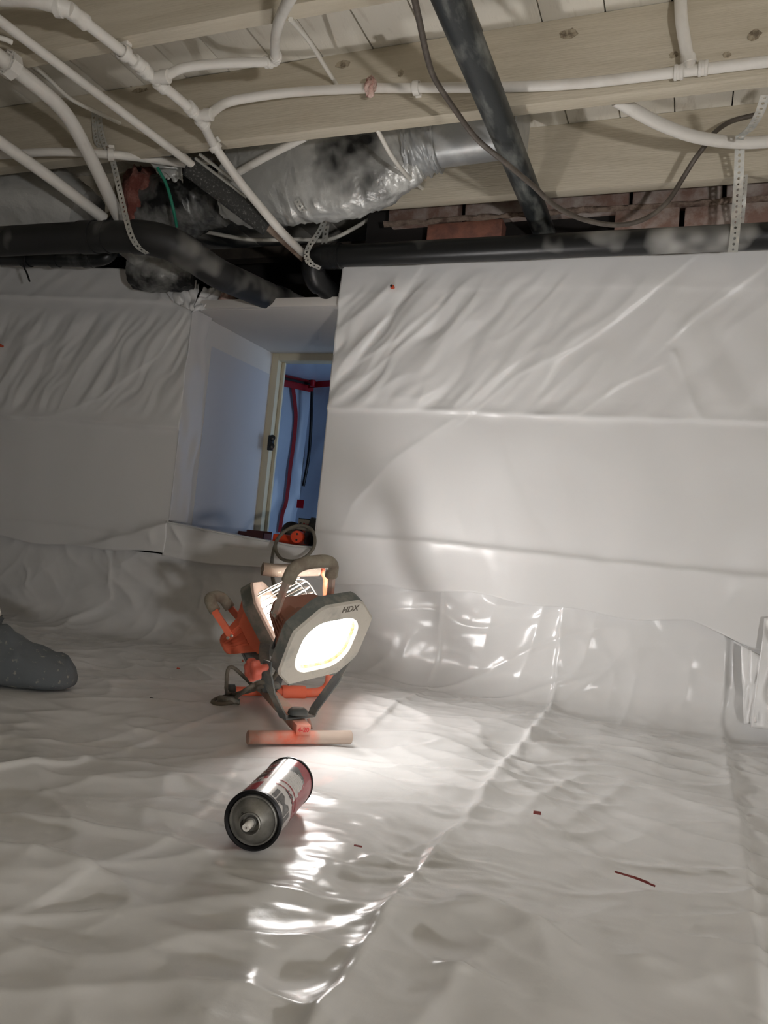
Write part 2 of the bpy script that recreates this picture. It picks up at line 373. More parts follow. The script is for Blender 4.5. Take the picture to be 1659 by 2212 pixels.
# ---- floor liner running up the foot of the wall
R_C = 0.07; S_ARC = YW - R_C; S_TOP = S_ARC + R_C * math.pi / 2 + (0.262 - R_C)
def fl(px, py):
    q = P(px, py, Z=0)
    if q.y < S_ARC: return (q.x, q.y)
    q = P(px, py, Y=YW); return (q.x, S_ARC + R_C * math.pi / 2 + (q.z - R_C))
xs = axis_coords(X0, -2.5, 0.45, X1, 0.0048, 0.12)
ss = np.concatenate([axis_coords(YB, 0.42, 1.30, 1.30, 0.0040, 0.12)[:-1], np.arange(1.30, S_TOP, 0.0055), [S_TOP]])
GX, GS = np.meshgrid(xs, ss)
def floor_height(x, s):
    h = 0.010 * perlin(x * 2.1, s * 2.6, 1) + 0.0075 * perlin(x * 4.6 + 7, s * 5.4, 16) + 0.0038 * perlin(x * 9, s * 10, 2)
    for seed, ang, fx, fy, amp in ((3, 20, 3.2, 10, .0056), (4, -35, 3.0, 9, .0046), (5, 65, 2.6, 8, .0042), (6, 5, 5, 15, .0008), (14, -60, 5, 14, .0008)):
        a, b = rot(x, s, ang); wx = 0.25 * perlin(x * 4, s * 4, seed + 40)
        h = h + amp * ridged(a * fx + wx, b * fy + wx, seed) * (0.25 + 0.9 * np.clip(perlin(x * 2.2, s * 2.2, seed + 20) + .35, 0, 1))
    a, b = rot(x, s, 18)
    pool = zone(x, s, -0.34, 0.86, 0.22, 0.38)
    wq = perlin(x * 9, s * 9, 15)
    h = h + pool * (0.0022 * perlin(a * 8 + .8 * wq, b * 24 + 1.3 * wq, 7) + 0.0012 * perlin(a * 18 + wq, b * 52 + 2 * wq, 8) + .0006 * perlin(a * 26 + wq, b * 85 + 3 * wq, 17))
    h = h + 0.0005 * perlin(a * 14, b * 24, 9) * zone(x, s, -0.45, 1.1, 0.8, 0.8)
    h = h + 0.0002 * perlin(x * 60, s * 60, 10)
    kick = np.clip((s - S_ARC) / 0.1, 0, 1)
    h = h + kick * (0.004 * perlin(x * 7, s * 5, 12) + 0.003 * ridged(x * 5 + s * 3, s * 5 - x * 2, 13))
    C = [([fl(*p) for p in ((1215, 1310), (1205, 1420), (1195, 1515), (1188, 1530), (1140, 1600), (1095, 1642), (1030, 1735), (965, 1805), (865, 1915), (800, 2020), (700, 2150), (640, 2240))], .0085, .011, .0034),
         ([fl(*p) for p in ((955, 1285), (945, 1400), (932, 1470), (925, 1490), (860, 1525), (800, 1572))], .0045, .008, -.002),
         ([fl(*p) for p in ((1572, 1380), (1566, 1480), (1562, 1560), (1565, 1580), (1576, 1660), (1600, 1760), (1625, 1925), (1650, 2130), (1662, 2250))], .0060, .009, -.003),
         ([fl(*p) for p in ((-40, 1668), (160, 1650), (300, 1600), (430, 1556), (520, 1530), (580, 1500))], .0050, .010, .0030),
         ([fl(*p) for p in ((-40, 1995), (150, 1910), (370, 1810), (450, 1735), (520, 1640))], .0030, .010, .0015),
         ([fl(*p) for p in ((230, 1180), (240, 1215), (240, 1296), (165, 1345), (120, 1354), (20, 1358))], .0065, .010, -.003),
         ([fl(*p) for p in ((40, 1200), (62, 1235), (58, 1265))], .006, .008, 0),
         ([fl(*p) for p in ((960, 1805), (860, 1835), (780, 1850))], .0022, .006, .001),
         ([fl(*p) for p in ((1095, 1642), (1300, 1640), (1560, 1668))], .0018, .006, .001),
         ([fl(*p) for p in ((1090, 1660), (980, 1645), (760, 1655))], .0015, .006, .001),
         ([fl(*p) for p in ((1400, 2080), (1250, 2055), (1120, 2000), (1000, 1960))], .0120, .030, 0),
         ([fl(*p) for p in ((1180, 2190), (1080, 2130), (960, 2090))], .0090, .026, 0),
         ([fl(*p) for p in ((1640, 1920), (1560, 1900), (1460, 1860))], .0020, .012, 0),
         ([fl(*p) for p in ((440, 1245), (430, 1310))], .006, .010, 0)]
    for poly, hh, ww, st in C: h = h + crease(x, s, poly, hh, ww, st)
    h = h + 0.02 * zone(x, s, -0.62, 1.62, 0.35, 0.20) * np.clip((S_ARC - s) / .1, 0, 1)
    # lie flat under the things that stand here
    flat = 1 - np.clip(zone(x, s, -0.60, 1.22, .13, .10) * 1.2 + zone(x, s, -0.45, 0.86, .06, .10) * 1.1 + zone(x, s, -1.28, 1.2, .22, .12) * 1.2
                       + zone(x, s, -.83, 1.52, .14, .14) * 1.3 + zone(x, s, -.70, 1.36, .10, .12) * 1.2, 0, 1)
    return (h - 0.006) * (0.12 + 0.88 * flat)
Hh = floor_height(GX, GS)
th = np.clip((GS - S_ARC) / R_C, 0, math.pi / 2)
up = np.clip(GS - S_ARC - R_C * math.pi / 2, 0, None)
Yb = np.where(GS < S_ARC, GS, S_ARC + R_C * np.sin(th)); Zb = R_C * (1 - np.cos(th)) + up
V = np.stack([GX, Yb - np.sin(th) * Hh, Zb + np.cos(th) * Hh], -1)
floor = grid_mesh('floor', V, len(xs), len(ss), 'sheet')
tag(floor, 'crumpled white plastic liner covering the crawl space floor', kind='structure')

# ---- masonry wall core, sheets hung in front of it
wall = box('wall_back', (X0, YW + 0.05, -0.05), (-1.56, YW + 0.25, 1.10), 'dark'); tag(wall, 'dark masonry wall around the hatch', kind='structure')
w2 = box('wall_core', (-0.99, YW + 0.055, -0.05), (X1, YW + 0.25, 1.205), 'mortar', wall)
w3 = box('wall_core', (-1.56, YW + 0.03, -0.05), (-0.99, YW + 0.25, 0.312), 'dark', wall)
# bricks of the exposed top courses
def brick(xa, xb, za, zb, m='brick', y=2.055): 
    return box('brick', (xa, y + random.uniform(-.006, .006), za), (xb, y + 0.10, zb), m, wall, bevel=0.005, jitter=0.0025)
for xa, xb in ((-.900, -.682), (-.664, -.462), (-.448, -.214), (-.203, .012), (.022, .235), (.248, .46), (.47, .69)):
    brick(xa, xb, 1.312, 1.376)
for xa, xb, m in ((-.770, -.548, 'brick_red'), (-.245, -.085, 'brick'), (-.073, .130, 'brick'), (.142, .35, 'brick'), (.36, .58, 'brick')):
    brick(xa, xb, 1.243, 1.300, m, 2.045)
mb = bmesh.new(); bmesh.ops.create_grid(mb, x_segments=60, y_segments=3, size=0.5)
for v in mb.verts:
    xx = -.905 + (v.co.x + .5) * 1.5
    v.co = Vector((xx, 2.05 + random.uniform(-.008, .006) - (.012 if abs(v.co.y) < .3 else 0), 1.306 + v.co.y * .016 + random.uniform(-.003, .003)))
bm_obj('mortar_bed', mb, 'mortar', wall, True)
box('wall_core', (-.985, 2.10, 1.205), (X1, 2.25, 1.40), 'dark', wall)

# remaining room shell (sheet-lined walls outside the view keep the light in)
tag(box('wall_left', (X0 - .06, YB, -.05), (X0, YW + .25, 1.5), 'wall_sheet'), 'plastic lined wall on the left', kind='structure')
tag(box('wall_right', (X1, YB, -.05), (X1 + .06, YW + .25, 1.5), 'wall_sheet'), 'plastic lined wall on the right', kind='structure')
tag(box('wall_front', (X0, YB - .06, -.05), (X1, YB, 1.5), 'wall_sheet'), 'plastic lined wall behind the camera', kind='structure')

# ---- ceiling: deck, planks, joists
ceil = box('ceiling', (X0, YB, JT + .022), (X1, 3.3, JT + .05), 'deck'); tag(ceil, 'whitewashed board ceiling on timber joists', kind='structure')
plank_me = None
x = X0 + 0.0
k0 = int((X0 - 0.018) / 0.13)
for k in range(k0, 13):
    xa = 0.018 + 0.13 * k; xb = xa + 0.13
    if xb < X0 + .13 or xa > X1 - .1: continue
    b = box('plank', (-.0636, YB, 0), (.0636, 2.9, .02), 'plank', None, bevel=0.0015) if plank_me is None else None
    if plank_me is None: plank_me = b.data
    else: b = bpy.data.objects.new('plank', plank_me); COL.objects.link(b)
    b.location = ((xa + xb) / 2, 0, JT + random.uniform(-.0015, .0015)); b.parent = ceil
joist_me = None
for y in (-2.0, -1.59, -1.19, -.79, -.39, .0, .37, .77, 1.165, 1.558, 1.953):
    if joist_me is None:
        j = box('joist', (X0, 0, JB), (X1, .038, JT - .0008), 'joist', None, bevel=0.002); joist_me = j.data
    else:
        j = bpy.data.objects.new('joist', joist_me); COL.objects.link(j)
    j.location.y = y; j.parent = ceil
# knots and splits on the joist faces
for px, py, Y_, sx, sy in ((1228, 72, 1.5565, .022, .013), (1630, 75, 1.5565, .013, .012), (1455, 118, 1.5565, .009, .008), (740, 138, 1.5565, .02, .010),
                           (300, 195, 1.5565, .03, .006), (1570, 118, 1.5565, .008, .007), (865, 158, 1.5565, .008, .009), (282, 178, 1.5565, .010, .012)):
    q = P(px, py, Y=Y_); bm = bmesh.new(); bmesh.ops.create_circle(bm, cap_ends=True, segments=14, radius=1)
    for v in bm.verts: v.co = Vector((q.x + v.co.x * sx * random.uniform(.7, 1.1), q.y, q.z + v.co.y * sy * random.uniform(.7, 1.1)))
    e = bmesh.ops.extrude_face_region(bm, geom=bm.faces[:]); 
    for g in e['geom']:
        if isinstance(g, bmesh.types.BMVert): g.co.y += .006
    bm_obj('knot', bm, 'knot', ceil)
# dark framing in the void behind the wall top
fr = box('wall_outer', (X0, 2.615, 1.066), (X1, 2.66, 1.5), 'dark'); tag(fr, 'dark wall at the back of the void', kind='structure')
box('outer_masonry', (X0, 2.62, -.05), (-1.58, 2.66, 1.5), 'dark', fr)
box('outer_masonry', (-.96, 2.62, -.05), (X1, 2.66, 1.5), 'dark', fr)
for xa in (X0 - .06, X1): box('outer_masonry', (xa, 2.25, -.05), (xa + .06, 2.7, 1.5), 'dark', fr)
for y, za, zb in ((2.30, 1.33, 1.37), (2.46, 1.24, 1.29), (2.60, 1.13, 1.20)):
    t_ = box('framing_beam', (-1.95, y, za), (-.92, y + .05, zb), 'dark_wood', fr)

# ---- wall sheets
def wall_sheet(name, xa, xb, za, zb, hfun, label, keep=None, step=0.005, top=None, bot=None, yb=YW - .012, m='wall_sheet'):
    nx = int((xb - xa) / step) + 1; nz = int((zb - za) / step) + 1
    gx, gt = np.meshgrid(np.linspace(xa, xb, nx), np.linspace(0, 1, nz))
    zt = top(gx) if top else zb + 0 * gx; zbm = bot(gx) if bot else za + 0 * gx
    gz = zbm + (zt - zbm) * gt
    V = np.stack([gx, yb - hfun(gx, gz), gz], -1)
    o = grid_mesh(name, V, nx, nz, m)
    so = o.modifiers.new('thickness', 'SOLIDIFY'); so.thickness = 0.0006; so.offset = 1
    return tag(o, label, 'plastic sheet')
def wp(*pts): return [(lambda q: (q.x, q.z))(P(px, py, Y=YW - .012)) for px, py in pts]
def h_right(x, z):
    h = 0.004 * perlin(x * 2.3, z * 2.3, 31) + .0028 * perlin(x * 6, z * 6, 32) + .0005 * perlin(x * 30, z * 30, 33)
    upz = np.clip((z - .74) / .04, 0, 1) * np.clip((1.15 - z) / .08, 0, 1)
    lf = np.clip((-.1 - x) / .6, 0, 1)
    a, b = rot(x, z, 52)
    h = h + upz * (.0085 * lf + .0035) * (perlin(a * 3.4 + .5 * perlin(x * 3, z * 3, 60), b * 15, 34) + .45 * perlin(a * 5 + 4, b * 34 + perlin(x * 8, z * 8, 62), 44))
    h = h + upz * (.0020 + .0030 * lf) * ridged(a * 2.4, b * 11, 35)
    a, b = rot(x, z, -58)
    h = h + upz * .0055 * zone(x, z, .02, .92, .16, .2) * perlin(a * 3, b * 16, 36)
    low = np.clip((.74 - z) / .05, 0, 1)
    h = h + low * (.0035 * perlin(x * 9 + z * 3, z * 3.4, 37) + .002 * ridged(x * 7, z * 5 + x * 2, 38) * perlin(x * 4, z * 4, 39))
    for poly, hh, ww, st in ((wp((700, 884), (950, 888), (1200, 900), (1659, 915), (1900, 930)), .0060, .008, .0030),
                             (wp((670, 1148), (780, 1158), (950, 1170), (1300, 1210), (1620, 1242), (1900, 1270)), .0060, .009, -.0040),
                             (wp((1480, 575), (1330, 695), (1240, 755), (1120, 810), (1030, 885)), .0020, .007, -.0022),
                             (wp((945, 655), (860, 735), (740, 800), (718, 835)), .0026, .008, -.0024),
                             (wp((895, 600), (850, 660), (780, 760)), .0026, .008, -.0020),
                             (wp((1659, 575), (1500, 690), (1445, 740)), .0016, .007, -.0018),
                             (wp((1400, 805), (1340, 832), (1265, 888)), .0018, .006, -.0018),
                             (wp((740, 640), (1000, 625), (1300, 620), (1659, 625)), .0010, .012, .0008),
                             (wp((1455, 760), (1480, 820), (1500, 880), (1525, 920)), .0075, .012, 0),
                             (wp((980, 905), (860, 985), (760, 1090), (740, 1140)), .0060, .020, 0)):
        h = h + crease(x, z, poly, hh, ww, st)
    h = h + .03 * np.clip((.42 - z) / .2, 0, 1) ** 2 * (0.25 + .3 * perlin(x * 3, x * 0 + .3, 41))
    h = h - .004 * zone(x, z, -.915, 1.105, .03, .03)
    return h
hem = lambda x: .247 + .006 * np.sin(x * 9) + .005 * np.sin(x * 23 + 1) - .03 * np.clip(x - .02, 0, .2) / .1
right_sheet = wall_sheet('wall_sheet', -1.012, 1.58, .24, 1.168, h_right, 'white plastic sheet hung on the wall right of the hatch, under the long black pipe',
                         bot=hem, top=lambda x: 1.170 - .006 * (x + 1.0) + .002 * np.sin(x * 17))
# return of that sheet around the hatch corner
def ret_geo(xa, ya, yb_, za, zb, seed, bow, nz=110, ny=16):
    gt, gz = np.meshgrid(np.linspace(0, 1, ny), np.linspace(za, zb, nz)); wv = np.clip(gt * 6, 0, 1)
    edge = (yb_ - ya) * (1 + .10 * np.sin(gz * 13 + seed) + .05 * np.sin(gz * 31))
    gy = ya + edge * gt; gx = xa + bow * (gt + .3 * perlin(gz * 9, gt * 2, seed) * wv * 2)
    return np.stack([gx, gy, gz], -1), ny, nz
Vr, a_, b_ = ret_geo(-1.012, YW - .014, YW + .16, .36, 1.15, 2, .003)
rs = grid_mesh('sheet_return', Vr, a_, b_, 'wall_sheet'); adopt(rs, right_sheet)
def h_left(x, z):
    h = 0.004 * perlin(x * 2.3 + 9, z * 2.3, 51) + .0022 * perlin(x * 6, z * 6, 52) + .0004 * perlin(x * 30, z * 30, 53)
    upz = np.clip((z - .69) / .04, 0, 1) * np.clip((1.07 - z) / .06, 0, 1)
    a, b = rot(x, z, 56)
    h = h + upz * (.0085 * perlin(a * 3.2 + .5 * perlin(x * 3, z * 3, 61), b * 15, 54) + .0038 * perlin(a * 5, b * 34 + perlin(x * 8, z * 8, 63), 57) + .003 * ridged(a * 2.4, b * 10, 55))
    tz = np.clip((z - 1.10) / .03, 0, 1); a, b = rot(x, z, 35)
    h = h + tz * .003 * perlin(a * 5, b * 22, 56)
    for poly, hh, ww, st in ((wp((-300, 630), (0, 640), (310, 650), (420, 655)), .0060, .009, .003),
                             (wp((-300, 885), (0, 900), (180, 910), (400, 930)), .0065, .010, .005),
                             (wp((-200, 1110), (100, 1128), (250, 1150)), .004, .012, -.002),
                             (wp((372, 1128), (300, 1150), (230, 1168), (150, 1186)), .012, .02, .006),
                             (wp((395, 690), (340, 770), (220, 860), (120, 900)), .0025, .007, -.002),
                             (wp((335, 560), (350, 640), (405, 680)), .006, .014, 0),
                             (wp((330, 1160), (335, 1185)), .012, .014, 0)):
        h = h + crease(x, z, poly, hh, ww, st)
    h = h + .03 * np.clip((.36 - z) / .12, 0, 1) ** 2 * .5
    return h
left_sheet = wall_sheet('wall_sheet', -3.15, -1.528, .24, 1.20, h_left, 'dim white plastic sheet hung on the wall left of the hatch',
                        bot=lambda x: .258 + .006 * np.sin(x * 7) + .004 * np.sin(x * 19),
                        top=lambda x: np.interp(x, [-3.2, -2.41, -2.1, -1.9, -1.7, -1.58, -1.528], [1.25, 1.236, 1.225, 1.205, 1.175, 1.165, 1.15]) + .003 * np.sin(x * 30))
Vl, a_, b_ = ret_geo(-1.5285, YW - .016, YW + .085, .372, 1.055, 5, .004)
lr = grid_mesh('sheet_return', Vl, a_, b_, 'clear'); adopt(lr, left_sheet)
def sill_z(x): return .369 - .034 * np.clip((x + 1.53) / .45, 0, 1) ** .8
def h_mid(x, z):
    return .004 * perlin(x * 5, z * 8, 71) + .012 * crease(x, z, wp((372, 1128), (400, 1180), (395, 1200)), 1, .015) * .6 + .012 * np.clip((z - .27) / .08, 0, 1) + .014 * np.clip((.31 - z) / .06, 0, 1)
mid_sheet = wall_sheet('wall_sheet', -1.532, -1.006, .25, .372, h_mid, 'strip of white plastic sheet below the hatch sill',
                       bot=lambda x: .255 + .004 * np.sin(x * 15), top=lambda x: sill_z(x), step=.004)
gx, gy = np.meshgrid(np.linspace(-1.535, -1.004, 90), np.linspace(YW - .03, YW + .06, 24))
gz = sill_z(gx) - .0015 + .002 * perlin(gx * 8, gy * 8, 73) - .004 * np.exp(-((gy - YW + .03) / .008) ** 2)
Vs = np.stack([gx, gy, gz], -1); st_ = grid_mesh('sill_flap', Vs, 90, 24, 'wall_sheet'); adopt(st_, mid_sheet)
# loose flap top-left of the hatch, over the corner
def patch(name, corners, n, amp, seed, m, parent, thick=.0006):
    a, b, c, d = [np.array(q) for q in corners]
    u, v = np.meshgrid(np.linspace(0, 1, n), np.linspace(0, 1, n)); u3, v3 = u[..., None], v[..., None]
    Vv = (a * (1 - u3) + b * u3) * (1 - v3) + (d * (1 - u3) + c * u3) * v3
    nrm = np.cross(b - a, d - a); nrm = nrm / np.linalg.norm(nrm)
    Vv = Vv + nrm * (amp * (perlin(u * 3 + seed, v * 3, seed) + 1.2 * ridged(u * 2.2 + v, v * 2 - u, seed + 1)))[..., None]
    o = grid_mesh(name, Vv, n, n, m); so = o.modifiers.new('thickness', 'SOLIDIFY'); so.thickness = thick
    return adopt(o, parent) if parent is not None else o
patch('loose_flap', [P(330, 585, Y=2.0), P(430, 612, Y=2.02), P(418, 672, Y=2.0), P(372, 650, Y=1.99)], 30, .010, 81, 'wall_sheet', left_sheet)
patch('loose_flap', [P(412, 675, Y=2.0), P(440, 618, Y=2.03), P(492, 628, Y=2.08), P(470, 660, Y=2.05)], 30, .010, 83, 'wall_sheet', left_sheet)
patch('loose_flap', [P(690, 668, Y=2.10), P(694, 636, Y=2.08), P(742, 620, Y=2.02), P(736, 668, Y=2.03)], 24, .008, 85, 'wall_sheet', right_sheet)
# curled flap at the right-hand foot of the wall
cf = patch('loose_flap', [P(1600, 1392, Y=2.005), P(1650, 1420, Y=1.985), P(1636, 1560, Y=1.965), P(1606, 1565, Y=1.99)], 40, .003, 87, 'wall_sheet', right_sheet)
cf = patch('loose_flap', [P(1652, 1335, Y=1.985), P(1800, 1330, Y=2.0), P(1800, 1595, Y=1.965), P(1622, 1572, Y=1.965)], 40, .006, 89, 'wall_sheet', right_sheet)

# ---- hatch: lined tunnel, frame, outer room
HX0, HX1, HZ0, HZ1, HYF = -1.545, -.995, .333, 1.056, 2.58
hatch = box('door_1', (HX0 - .014, YW + .012, HZ0 - .02), (HX0, HYF, HZ1 + .03), 'drywall'); tag(hatch, 'white board lined access hatch through the wall', kind='structure')
box('soffit_board', (HX0 - .014, YW + .012, HZ1), (HX1 + .02, HYF, HZ1 + .014), 'drywall', hatch, bevel=.001)
sb2 = box('soffit_edge', (HX0 + .005, YW - .004, HZ1 + .002), (HX1 + .01, YW + .03, HZ1 + .028), 'drywall', hatch, bevel=.003, jitter=.002)
box('jamb_board', (HX1, YW + .012, HZ0 - .02), (HX1 + .014, HYF, HZ1 + .03), 'drywall', hatch)
box('sill_board', (HX0, YW + .012, HZ0 - .02), (HX1, HYF, HZ0), 'drywall', hatch)
# protective film on the far part of the jamb
pf = [P(430, 800, X=-1.5445), P(600, 788, X=-1.5445)]
box('jamb_film', (-1.5452, 2.16, HZ0), (-1.5435, HYF - .03, .972), 'film', hatch)
# frame casing at the outer end
for nm, lo, hi in (('frame_stile', (HX0 - .02, HYF - .02, HZ0 - .02), (HX0 + .028, HYF + .03, HZ1 + .06)),
                   ('frame_stile', (HX1 - .03, HYF - .02, HZ0 - .02), (HX1 + .03, HYF + .03, HZ1 + .06)),
                   ('frame_head', (HX0 + .028, HYF - .02, HZ1 - .028), (HX1 - .03, HYF + .03, HZ1 + .06)),
                   ('frame_sill', (HX0 + .028, HYF - .02, HZ0 - .02), (HX1 - .03, HYF + .03, HZ0 + .006)),
                   ('door_stop', (HX0 + .028, HYF + .008, HZ0), (HX0 + .042, HYF + .02, HZ1 - .028))):
    box(nm, lo, hi, 'cream', hatch, bevel=.003)
q = P(586, 957, Y=HYF - .022)
lt = box('latch', (q.x - .011, HYF - .030, q.z - .029), (q.x + .010, HYF - .019, q.z + .029), 'black', hatch, bevel=.002)
for dz in (.016, -.016):
    o = lathe('latch_knob', (q.x + .004, HYF - .024, q.z + dz), (.5, -.85, .1), [(0, .009), (.012, .009), (.016, .011), (.022, .011), (.024, .008)], 'black', None, 14)
    o.parent = lt
# outer containment room
orm = thing('containment_room', (-1.35, 3.0, 0), 'blue lit plastic containment beyond the hatch, sealed with red tape', 'plastic sheet')
def opanel(name, a, b, z0, z1, seed):
    n, k = 50, 50; u, v = np.meshgrid(np.linspace(0, 1, n), np.linspace(0, 1, k))
    a, b = np.array(a), np.array(b); xx = a[0] + (b[0] - a[0]) * u; yy = a[1] + (b[1] - a[1]) * u; zz = z0 + (z1 - z0) * v
    nx_, ny_ = (b[1] - a[1]), -(b[0] - a[0]); L_ = math.hypot(nx_, ny_)
    dd = .012 * perlin(u * 4, v * 3, seed) + .008 * ridged(u * 5, v * 2, seed + 1)
    return adopt(grid_mesh(name, np.stack([xx + nx_ / L_ * dd, yy + ny_ / L_ * dd, zz], -1), n, k, 'outer_sheet'), orm)
cn = P(672, 830, Y=3.45)
opanel('sheet_panel', (-2.30, 2.74), (cn.x, cn.y), .25, cn.z, 91)
opanel('sheet_panel', (cn.x, cn.y), (-.55, 3.0), .25, cn.z, 93)
box('top_sheet', (-2.4, 2.72, cn.z), (-.5, 3.6, cn.z + .01), 'outer_sheet', orm)
adopt(box('outer_floor', (-2.4, 2.612, .24), (-.5, 3.6, .25), 'drywall'), orm)
# plane of the left panel for tape placement
def on_panel(px, py, off=.012):
    a = np.array((-2.30, 2.74)); b = np.array((cn.x, cn.y)); d = b - a; nn = np.array((d[1], -d[0])) / np.linalg.norm(d)
    r = CM @ np.array([(px - CX) / F_PX, -(py - CY) / F_PX, 1.0]); t = (a @ nn + off + .008) / (r[:2] @ nn)
    return Vector((r[0] * t, r[1] * t, CAM_H + r[2] * t))
def tape(pts, wd, width, m='tape', nm='tape_strip'): return ribbon(nm, spline(pts, 5), wd, width, .002, m, orm)
tape([on_panel(*p) for p in ((630, 815), (637, 870), (639, 905), (634, 960), (627, 1010), (624, 1040), (618, 1085), (610, 1110), (604, 1150))], (.8, .6, 0), .018)
_a = Vector((-2.30, 2.74, cn.z)); _c = Vector(cn); _d = (_c - _a).normalized(); _n = Vector((_d.y, -_d.x, 0))
tape([_c + (_a - _c) * t_ + _n * .030 + Vector((0, 0, -.022 + .006 * math.sin(t_ * 30))) for t_ in (0, .2, .4, .6, .8)], (0, 0, 1), .050)
tape([_c + (_a - _c) * t_ + _n * .045 + Vector((0, 0, -.012)) for t_ in (.02, .3, .6, .8)], (0, 0, 1), .012, 'zip')
tape([_c + (_a - _c) * t_ + _n * .060 + Vector((0, 0, -.004)) for t_ in (0, .3, .6, .8)], _n, .05)
tape([_c + (Vector((-.55, 3.0, cn.z)) - _c) * t_ + Vector((-.02, -.035, -.016)) for t_ in (0, .15, .3, .5)], (0, 0, 1), .030)
tube('support_pole', [P(674, 846, Y=3.36), P(671, 930, Y=3.36), P(666, 990, Y=3.35), P(655, 1050, Y=3.34)], .008, 'zip', orm)
lathe('pole_cap', P(675, 835, Y=3.36), (0, 0, 1), [(0, .012), (.03, .014), (.034, .008)], 'tape', orm, 12)
box('tape_patch', tuple(P(640, 1097, Y=3.30)), tuple(P(657, 1080, Y=3.302)), 'tape', orm)

# ================================================================== OBJECTS: the work light
O = Vector((-.600, 1.222, 0)); vb = Vector((-.66, .751, 0)).normalized(); ub = Vector((.72, .694, 0)).normalized()
WL = thing('work_light', O, 'orange twin head halogen work light, both lamps lit, standing on the floor', 'work light')
lathe('front_foot', O - ub * .094 + Vector((0, 0, .0125)), ub, [(0, .0105), (.001, .0118), (.187, .0118), (.188, .0105)], 'orange_dusty', WL, 20)
def obox(name, c, ax, ay, sx, sy, sz, m, parent, bevel=.001):
    """oriented box: c centre, ax/ay unit axes, full sizes"""
    ax = Vector(ax).normalized(); ay = Vector(ay); ay = (ay - ax * ay.dot(ax)).normalized(); az = ax.cross(ay)
    mx = Matrix(((ax.x, ay.x, az.x, c[0]), (ax.y, ay.y, az.y, c[1]), (ax.z, ay.z, az.z, c[2]), (0, 0, 0, 1)))
    return box(name, (-sx / 2, -sy / 2, -sz / 2), (sx / 2, sy / 2, sz / 2), m, parent, bevel, mx)
zc = .029
cb = obox('centre_bar', O + vb * .17 + Vector((0, 0, zc)), vb, ub, .37, .026, .017, 'orange_dusty', WL, .002)
E_ = None
def text_mesh(body, size, extrude=.0003, bold=.018):
    c = bpy.data.curves.new('txt', 'FONT'); c.body = body; c.size = size; c.extrude = extrude; c.offset = size * bold; c.align_x = 'CENTER'; c.align_y = 'CENTER'
    o = bpy.data.objects.new('txt', c); COL.objects.link(o); bpy.context.view_layer.update()
    me = bpy.data.meshes.new_from_object(o.evaluated_get(bpy.context.evaluated_depsgraph_get()))
    bpy.data.objects.remove(o); bpy.data.curves.remove(c); return me
def text_on(name, body, size, c, right, up, m, parent):
    r = Vector(right).normalized(); u = Vector(up); u = (u - r * u.dot(r)).normalized(); n = r.cross(u)
    me = text_mesh(body, size); me.transform(Matrix(((r.x, u.x, n.x, c[0]), (r.y, u.y, n.y, c[1]), (r.z, u.z, n.z, c[2]), (0, 0, 0, 1))))
    o = link(name, me, m, None, False); return adopt(o, parent)
text_on('bar_marking', '4-20', .011, O - vb * .0156 + Vector((0, 0, zc)), ub, (0, 0, 1), 'marker_red', WL)
# bent stand tube: rear foot, post, top arm
Rl = Vector((-.895, 1.458, .0125)); Rr = Vector((-.748, 1.598, .0125)); pd = (Rr - Rl).normalized()
top_r = P(706, 1232, Y=1.635); top_l = P(578, 1230, Y=1.53)
tube('stand_tube', [Rl, Rl.lerp(Rr, .5), Rr - pd * .02, Rr + pd * .014 + Vector((0, 0, .012)), Rr + pd * .022 + Vector((0, -.006, .05)),
                    Rr + pd * .012 + Vector((0, -.018, .16)), top_r + Vector((.004, .004, -.05)), top_r + Vector((0, 0, -.012)), top_r - pd * .03, top_l], .0100, 'orange', WL, n=6)
lathe('foot_cap', Rl - pd * .010, pd, [(0, .013), (.002, .0145), (.018, .0145), (.019, .0125)], 'bracket', WL, 10)
gt = tube('top_grip', [top_l - pd * .012, top_l + pd * .03, top_r - pd * .02], .0150, 'grip_dirty', WL, n=4, seg=18)
rb2 = lathe('foot_clip', Rl.lerp(Rr, .56) + Vector((0, 0, .0)), pd, [(0, .0145), (.004, .0155), (.05, .0155), (.054, .0145)], 'orange', WL, 16)

def oct_pts(hx, hy, ct, cb_):
    return [(-hx + ct, hy), (hx - ct, hy), (hx, hy - ct), (hx, -hy + cb_), (hx - cb_, -hy), (-hx + cb_, -hy), (-hx, -hy + cb_), (-hx, hy - ct)]
def loft(name, secs, m, parent, capend=True, capstart=False, bevel_sharp=25, smooth=False):
    vs, fs = [], []; n = len(secs[0])
    for s_ in secs: vs += s_
    for i in range(len(secs) - 1):
        for k in range(n):
            k2 = (k + 1) % n; fs.append((i * n + k, (i + 1) * n + k, (i + 1) * n + k2, i * n + k2))
    if capend: fs.append(tuple((len(secs) - 1) * n + k for k in range(n - 1, -1, -1)))
    if capstart: fs.append(tuple(range(n)))
    o = pydata(name, vs, fs, m, None, smooth, bevel_sharp if smooth else None)
    if parent is not None: adopt(o, parent)
    return o
def rrect(hx, hy, r, n=6):
    out = []
    for cxs, cys, a0 in ((1, 1, 0), (-1, 1, 90), (-1, -1, 180), (1, -1, 270)):
        for k in range(n + 1):
            a = math.radians(a0 + 90 * k / n); out.append((cxs * (hx - r) + math.cos(a) * r, cys * (hy - r) + math.sin(a) * r))
    return out

